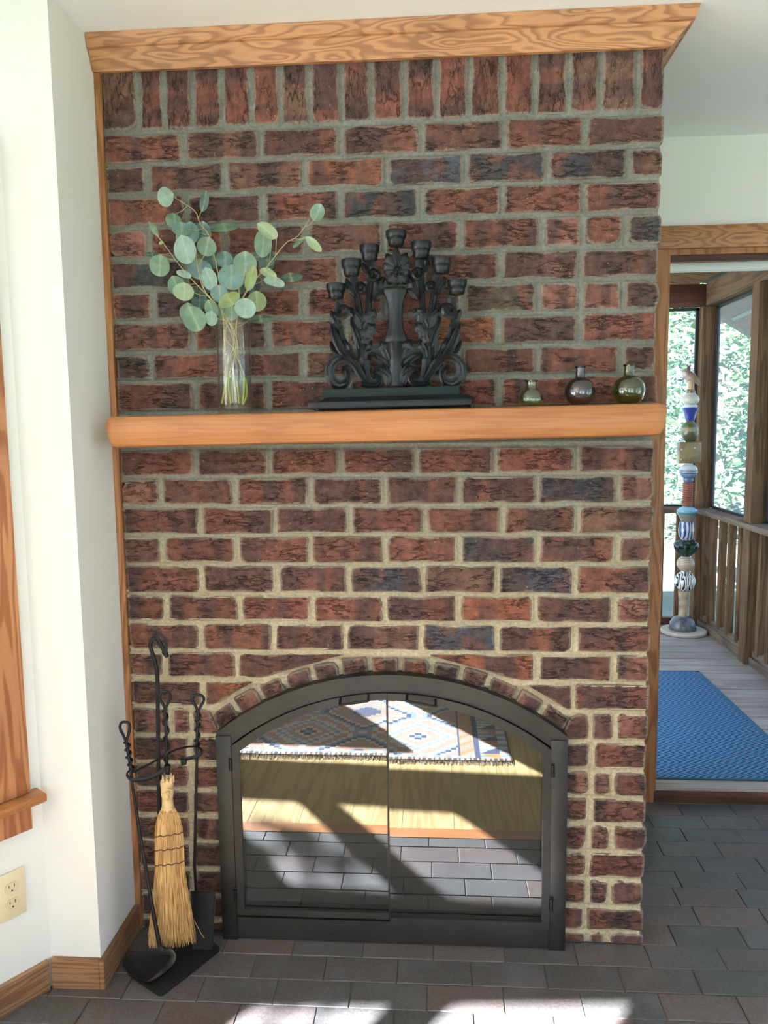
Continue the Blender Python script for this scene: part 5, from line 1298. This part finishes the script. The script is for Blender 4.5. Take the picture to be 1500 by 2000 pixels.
bead('dark_ring', [(0, 769), (8, 769), (8.5, 765), (7, 761), (0, 761)], glaze('brown_ring', (0.06, 0.035, 0.018), (0.28, 0.17, 0.07), 'n', 60))
bead('clay_neck', [(0, 762), (6, 762), (6, 750), (7, 745), (0, 745)], plain('clay_neck', (0.42, 0.25, 0.13), 0.5))
# bird finial: body, wing, head and crest
M_BIRD = glaze('bird_glaze', (0.46, 0.37, 0.33), (0.20, 0.12, 0.075), 'n', 22, 0.4)
pb = lambda u, v, y=TY: at(u, v, 1, y)
m = MB(); cc = catmull([pb(1366, 752), pb(1361, 745), pb(1352, 739), pb(1344, 733), pb(1340, 727), pb(1343, 722)], 5)
m.tube(cc, interp_list([0.004, 0.018, 0.034, 0.036, 0.026, 0.012], len(cc)), 12, 0.8); bd = m.build('bird', M_BIRD, tot)
m = MB(); wg = catmull([pb(1347, 728, TY-.03), pb(1356, 736, TY-.034), pb(1362, 744, TY-.03), pb(1368, 752, TY-.02)], 5); m.tube(wg, interp_list([0.008, 0.016, 0.012, 0.003], len(wg)), 8, 0.35); m.build('wing', plain('bird_wing', (0.21, 0.11, 0.05), 0.4), bd)
m = MB(); m.tube([pb(1343, 725), pb(1345, 719), pb(1346, 715)], [0.014, 0.011, 0.007], 10); m.tube([pb(1346, 716), pb(1348, 711), pb(1348, 705)], [0.005, 0.003, 0.001], 6)
for du in (-5, -3, 3, 5): m.tube([pb(1346, 718), pb(1346+du*0.8, 714), pb(1346+du, 712)], [0.003, 0.0025, 0.001], 5)
m.build('crest', plain('dark_crest', (0.09, 0.06, 0.04), 0.5), bd)

# ------------------------------------------------------------------ outdoors
GZ = -0.45
m = MB(); m.add([(-60, -60, GZ-0.05), (60, -60, GZ-0.05), (60, 70, GZ-0.05), (-60, 70, GZ-0.05)], [(0, 1, 2, 3)])
lm, nt, b, _ = new_mat('pale_lawn')
nt.links.new(ramp(nt, noise(nt, mapping(nt, (1, 1, 1)), 0.9, 6.0, 0.65), [(0.3, (0.075, 0.115, 0.080)), (0.52, (0.125, 0.150, 0.115)), (0.7, (0.185, 0.175, 0.140))]), b.inputs['Base Color']); b.inputs['Roughness'].default_value = 0.95
lawn = struct('lawn', m, lm, label='pale sunlit lawn and leaf litter beyond the porch')
M_TLEAF, nt, b, out_ = new_mat('tree_foliage'); nt.nodes.remove(b)
oi = nt.nodes.new('ShaderNodeObjectInfo'); vn = noise(nt, mapping(nt), 1.3, 3.0)
cc_ = mixc(nt, ramp(nt, vn, [(0.35, 0.0), (0.65, 1.0)]), (0.065, 0.130, 0.080), (0.175, 0.260, 0.150)); cc_ = mixc(nt, 0.55, cc_, mixc(nt, 1.0, oi.outputs['Color'], (0.42, 0.50, 0.52), 'MULTIPLY'))
df = nd(nt, 'ShaderNodeBsdfDiffuse', {0: cc_}); tl = nd(nt, 'ShaderNodeBsdfTranslucent', {0: cc_})
nt.links.new(nd(nt, 'ShaderNodeMixShader', {0: 0.4, 1: df.outputs[0], 2: tl.outputs[0]}).outputs[0], out_.inputs[0])
M_BARK = plain('grey_bark', (0.17, 0.145, 0.115), 0.9, 0, 0.3, 3)
def tree(label, x, y, h, r, n, lo, col, trunk_r=0.10, lean=0.0, size=0.13, seed=0):
    g = np.random.default_rng(seed); t = empty('woodland_tree', (x, y, GZ-0.04)); tag(t, label, 'tree', 'trees beyond the porch')
    m = MB(); tp = catmull([(x, y, GZ-0.06), (x+lean*0.3, y, h*0.3), (x+lean*0.6+0.1, y+0.1, h*0.6), (x+lean, y, h*0.95)], 4); m.tube(tp, interp_list([trunk_r*1.3, trunk_r, trunk_r*0.7, trunk_r*0.25], len(tp)), 8)
    for q in range(9):
        z = lo+(h-lo)*(0.05+0.09*q); a = g.uniform(0, 6.28); L_ = r*(0.55+0.35*g.random())
        m.tube([(x+lean*z/h, y, z), (x+lean*z/h+math.cos(a)*L_*0.5, y+math.sin(a)*L_*0.5, z+0.35*L_), (x+lean*z/h+math.cos(a)*L_, y+math.sin(a)*L_, z+0.45*L_)], [trunk_r*0.4, trunk_r*0.25, trunk_r*0.06], 5)
    m.build('trunk', M_BARK, t)
    # leaves gathered in sprays
    k = n//14; cen = np.stack([g.normal(0, 1, k), g.normal(0, 1, k), g.uniform(lo, h, k)], 1); ln = np.linalg.norm(cen[:, :2], axis=1, keepdims=True)
    rad = r*np.sqrt(g.random((k, 1)))*(1-0.55*((cen[:, 2:]-lo)/(h-lo)-0.4)**2*2.2).clip(0.3, 1)
    cen[:, :2] = cen[:, :2]/ln*rad
    P = np.repeat(cen, 14, 0)+g.normal(0, 0.22, (k*14, 3))*np.array([1, 1, 0.45]); n_ = len(P)
    u = g.normal(0, 1, (n_, 3)); u[:, 2] *= 0.5; u /= np.linalg.norm(u, axis=1, keepdims=True); w = np.cross(u, g.normal(0, 1, (n_, 3))); w /= np.linalg.norm(w, axis=1, keepdims=True)
    s = size*g.uniform(0.6, 1.2, (n_, 1)); V = np.stack([P-u*s, P+w*s*0.42, P+u*s, P-w*s*0.42], 1).reshape(-1, 3)
    V += np.array([[x, y, 0]]); V[:, 0] += lean*V[:, 2]/h
    me = bpy.data.meshes.new('foliage'); me.from_pydata(V.tolist(), [], np.arange(n_*4).reshape(-1, 4).tolist()); me.update(); me.materials.append(M_TLEAF)
    o = bpy.data.objects.new('foliage', me); COL.objects.link(o); o.parent = t; o.matrix_parent_inverse = Matrix.Translation(-t.location); o['kind'] = 'stuff'; o.color = (*col, 1)
TR = [('bright yellow-green tree nearest the far porch screen, behind the totem', 4.55, 10.4, 8.0, 1.9, 5200, 0.3, (0.34, 0.42, 0.17), 0.08, 0.0, 0.12),
      ('broad mid-green tree seen between corner post and eave', 6.35, 14.8, 8.5, 1.85, 5600, -0.1, (0.19, 0.31, 0.18), 0.12, 0.0, 0.13),
      ('light green tree hidden mostly behind the nearer porch post', 8.75, 10.6, 8.5, 1.9, 4200, 0.2, (0.26, 0.37, 0.20), 0.09, 0.0, 0.13),
      ('dark leafy tree at the left wood edge hidden mostly by the brick', 1.2, 14.9, 9.0, 1.85, 4200, 0.2, (0.17, 0.29, 0.17), 0.12, 0.0, 0.14),
      ('grey-green tree at the right wood edge past the nearer post', 10.7, 15.0, 9.0, 1.95, 4200, 0.2, (0.22, 0.33, 0.22), 0.12, 0.0, 0.14),
      ('tall blue-green tree deep in the woods behind the corner post', 7.7, 19.3, 10.5, 2.0, 5200, 0.0, (0.20, 0.34, 0.26), 0.15, 0.0, 0.16),
      ('tall dense dark green tree deep in the woods left of the totem', 3.6, 19.2, 10.5, 2.0, 5200, 0.0, (0.14, 0.25, 0.15), 0.15, 0.0, 0.16),
      ('pale green tree farthest back, above the eave', 10.0, 23.8, 11.5, 2.1, 5200, 0.0, (0.28, 0.38, 0.22), 0.16, 0.0, 0.18),
      ('olive green tree farthest back between the totem and the far frame', 5.6, 23.8, 11.5, 2.1, 5200, 0.0, (0.24, 0.32, 0.16), 0.16, 0.0, 0.18)]
for q, a in enumerate(TR): tree(a[0], a[1], a[2], a[3], a[4], int(a[5]*1.5), a[6], a[7], a[8], a[9], a[10]*0.8, seed=q+3)

# leafy branch outside the rear windows: throws the mottled shade on the tiles
g = np.random.default_rng(4)
def sun_branch(target, s, spread, n, seed, sz=0.06):
    g = np.random.default_rng(seed); c = Vector((target[0], target[1], 0)) - SUN_DIR*s
    t = empty('garden_tree', (c.x-1.4, c.y-0.6, GZ)); tag(t, 'slender garden tree outside the tall windows whose leafy branch mottles the sunlit tiles', 'tree')
    m = MB(); m.tube(catmull([(c.x-1.5, c.y-0.7, GZ-0.1), (c.x-1.45, c.y-0.6, 1.2), c+Vector((-1.4, -0.6, -0.5)), c+Vector((-1.5, -0.7, 0.6))], 4), 0.045, 8); m.build('trunk', M_BARK, t)
    m = MB(); m.tube([c+Vector((-1.4, -0.6, -0.5)), c+Vector((-0.6, -0.2, 0.05)), c, c+Vector((0.35, 0.1, 0.05))], [0.03, 0.02, 0.01, 0.004], 6); m.build('limb', M_BARK, t)
    P = g.normal(0, 1, (n, 3))*np.array(spread); u = g.normal(0, 1, (n, 3)); u /= np.linalg.norm(u, axis=1, keepdims=True); w = np.cross(u, g.normal(0, 1, (n, 3))); w /= np.linalg.norm(w, axis=1, keepdims=True)
    V = np.stack([P-u*sz, P+w*sz*0.5, P+u*sz, P-w*sz*0.5], 1).reshape(-1, 3)+np.array(c)
    me = bpy.data.meshes.new('leaves'); me.from_pydata(V.tolist(), [], np.arange(n*4).reshape(-1, 4).tolist()); me.update(); me.materials.append(M_TLEAF)
    o = bpy.data.objects.new('leaves', me); COL.objects.link(o); o.parent = t; o.matrix_parent_inverse = Matrix.Translation(-t.location); o['kind'] = 'stuff'; o.color = (0.2, 0.3, 0.15, 1)
sun_branch((-0.24, -0.46), 8.0, (0.15, 0.09, 0.06), 34, 5)

# patterned rug on the pine floor (seen in the glass of the fire doors)
RX0, RX1, RY0, RY1 = -1.45, 0.465, -2.75, -1.245
RC = {'r': (0.42, 0.25, 0.19), 'n': (0.045, 0.055, 0.11), 'c': (0.60, 0.54, 0.44), 'o': (0.45, 0.20, 0.07), 'b': (0.20, 0.27, 0.36), 'k': (0.055, 0.045, 0.04)}
def rug_col(x, y):
    u, v = RX1-x, RY1-y; W, H = RX1-RX0, RY1-RY0
    e = min(u, W-u); f = min(v, H-v)
    if f < 0.02 or e < 0.01: return 'k' if int(x*90) % 2 else 'r'
    if e < 0.05: return 'b' if int(v/0.03) % 2 else 'c'
    if e < 0.135: 
        q = (v % 0.14)/0.14; d = (e-0.05)/0.085
        return 'o' if abs(q-0.5)*2 < 1-d and q < 0.5 else ('n' if abs(q-0.5)*2 < 1-d else ('c' if int(q*8) % 2 else 'b'))
    if e < 0.16: return 'n'
    if f < 0.045: return 'b' if int(x/0.025) % 2 else 'c'
    if e < 0.22: return 'r' if int((v+e)/0.03) % 3 else 'o'
    if e < 0.235: return 'n'
    P = 0.52; cx_ = ((x-0.05) % P)-P/2; cy_ = ((y+1.50) % P)-P/2
    d = int(abs(cx_)/0.022)*0.022+int(abs(cy_)/0.022)*0.022
    if d < 0.05: return 'n'
    if d < 0.09: return 'o' if int((cx_+cy_)/0.02) % 2 else 'b'
    if d < 0.13: return 'r'
    k_ = int(d/0.022) % 6
    return 'rrcnbc'[k_] if d > 0.17 else 'r'
nx, ny = 240, 190; vs = []; fs = []; cols = []
zr = lambda i, j: 0.009+0.0012*math.sin(i*0.35)*math.cos(j*0.27)
for j in range(ny+1):
    for i in range(nx+1): vs.append((RX0+(RX1-RX0)*i/nx, RY0+(RY1-RY0)*j/ny, zr(i, j)))
for j in range(ny):
    for i in range(nx):
        a = j*(nx+1)+i; fs.append((a, a+1, a+nx+2, a+nx+1)); cols.append(RC[rug_col(RX0+(RX1-RX0)*(i+0.5)/nx, RY0+(RY1-RY0)*(j+0.5)/ny)])
me = bpy.data.meshes.new('pile'); me.from_pydata(vs, [], fs); me.update()
ca_ = me.attributes.new('weave', 'FLOAT_COLOR', 'FACE'); ca_.data.foreach_set('color', np.concatenate([np.array(cols), np.ones((len(cols), 1))], 1).ravel().astype(np.float32))
m, nt, b, _ = new_mat('woven_rug'); nt.links.new(nd(nt, 'ShaderNodeAttribute', attribute_name='weave').outputs['Color'], b.inputs['Base Color']); b.inputs['Roughness'].default_value = 0.95
me.materials.append(m); o = bpy.data.objects.new('pile', me); COL.objects.link(o)
rug = empty('patterned_rug', ((RX0+RX1)/2, (RY0+RY1)/2, 0.0)); tag(rug, 'geometric patterned wool rug on the pine floor, reflected in the fire doors', 'rug')
o.parent = rug; o.matrix_parent_inverse = Matrix.Translation(-rug.location)
m = MB(); m.box(RX0, RX1, RY0, RY1, 0.0012, 0.0075); m.build('backing', M_STITCH, rug, smooth=False)
m = MB(); rr = random.Random(9)
for q in range(420):
    x = RX0+(RX1-RX0)*q/419; m.tube([(x, RY1-0.002, 0.007), (x+rr.uniform(-.004, .004), RY1+0.012, 0.0045), (x+rr.uniform(-.009, .009), RY1+rr.uniform(.022, .035), 0.0025)], 0.0014, 3)
m.build('fringe', plain('wool_fringe', (0.55, 0.46, 0.36), 0.9), rug, kind='stuff', smooth=False)
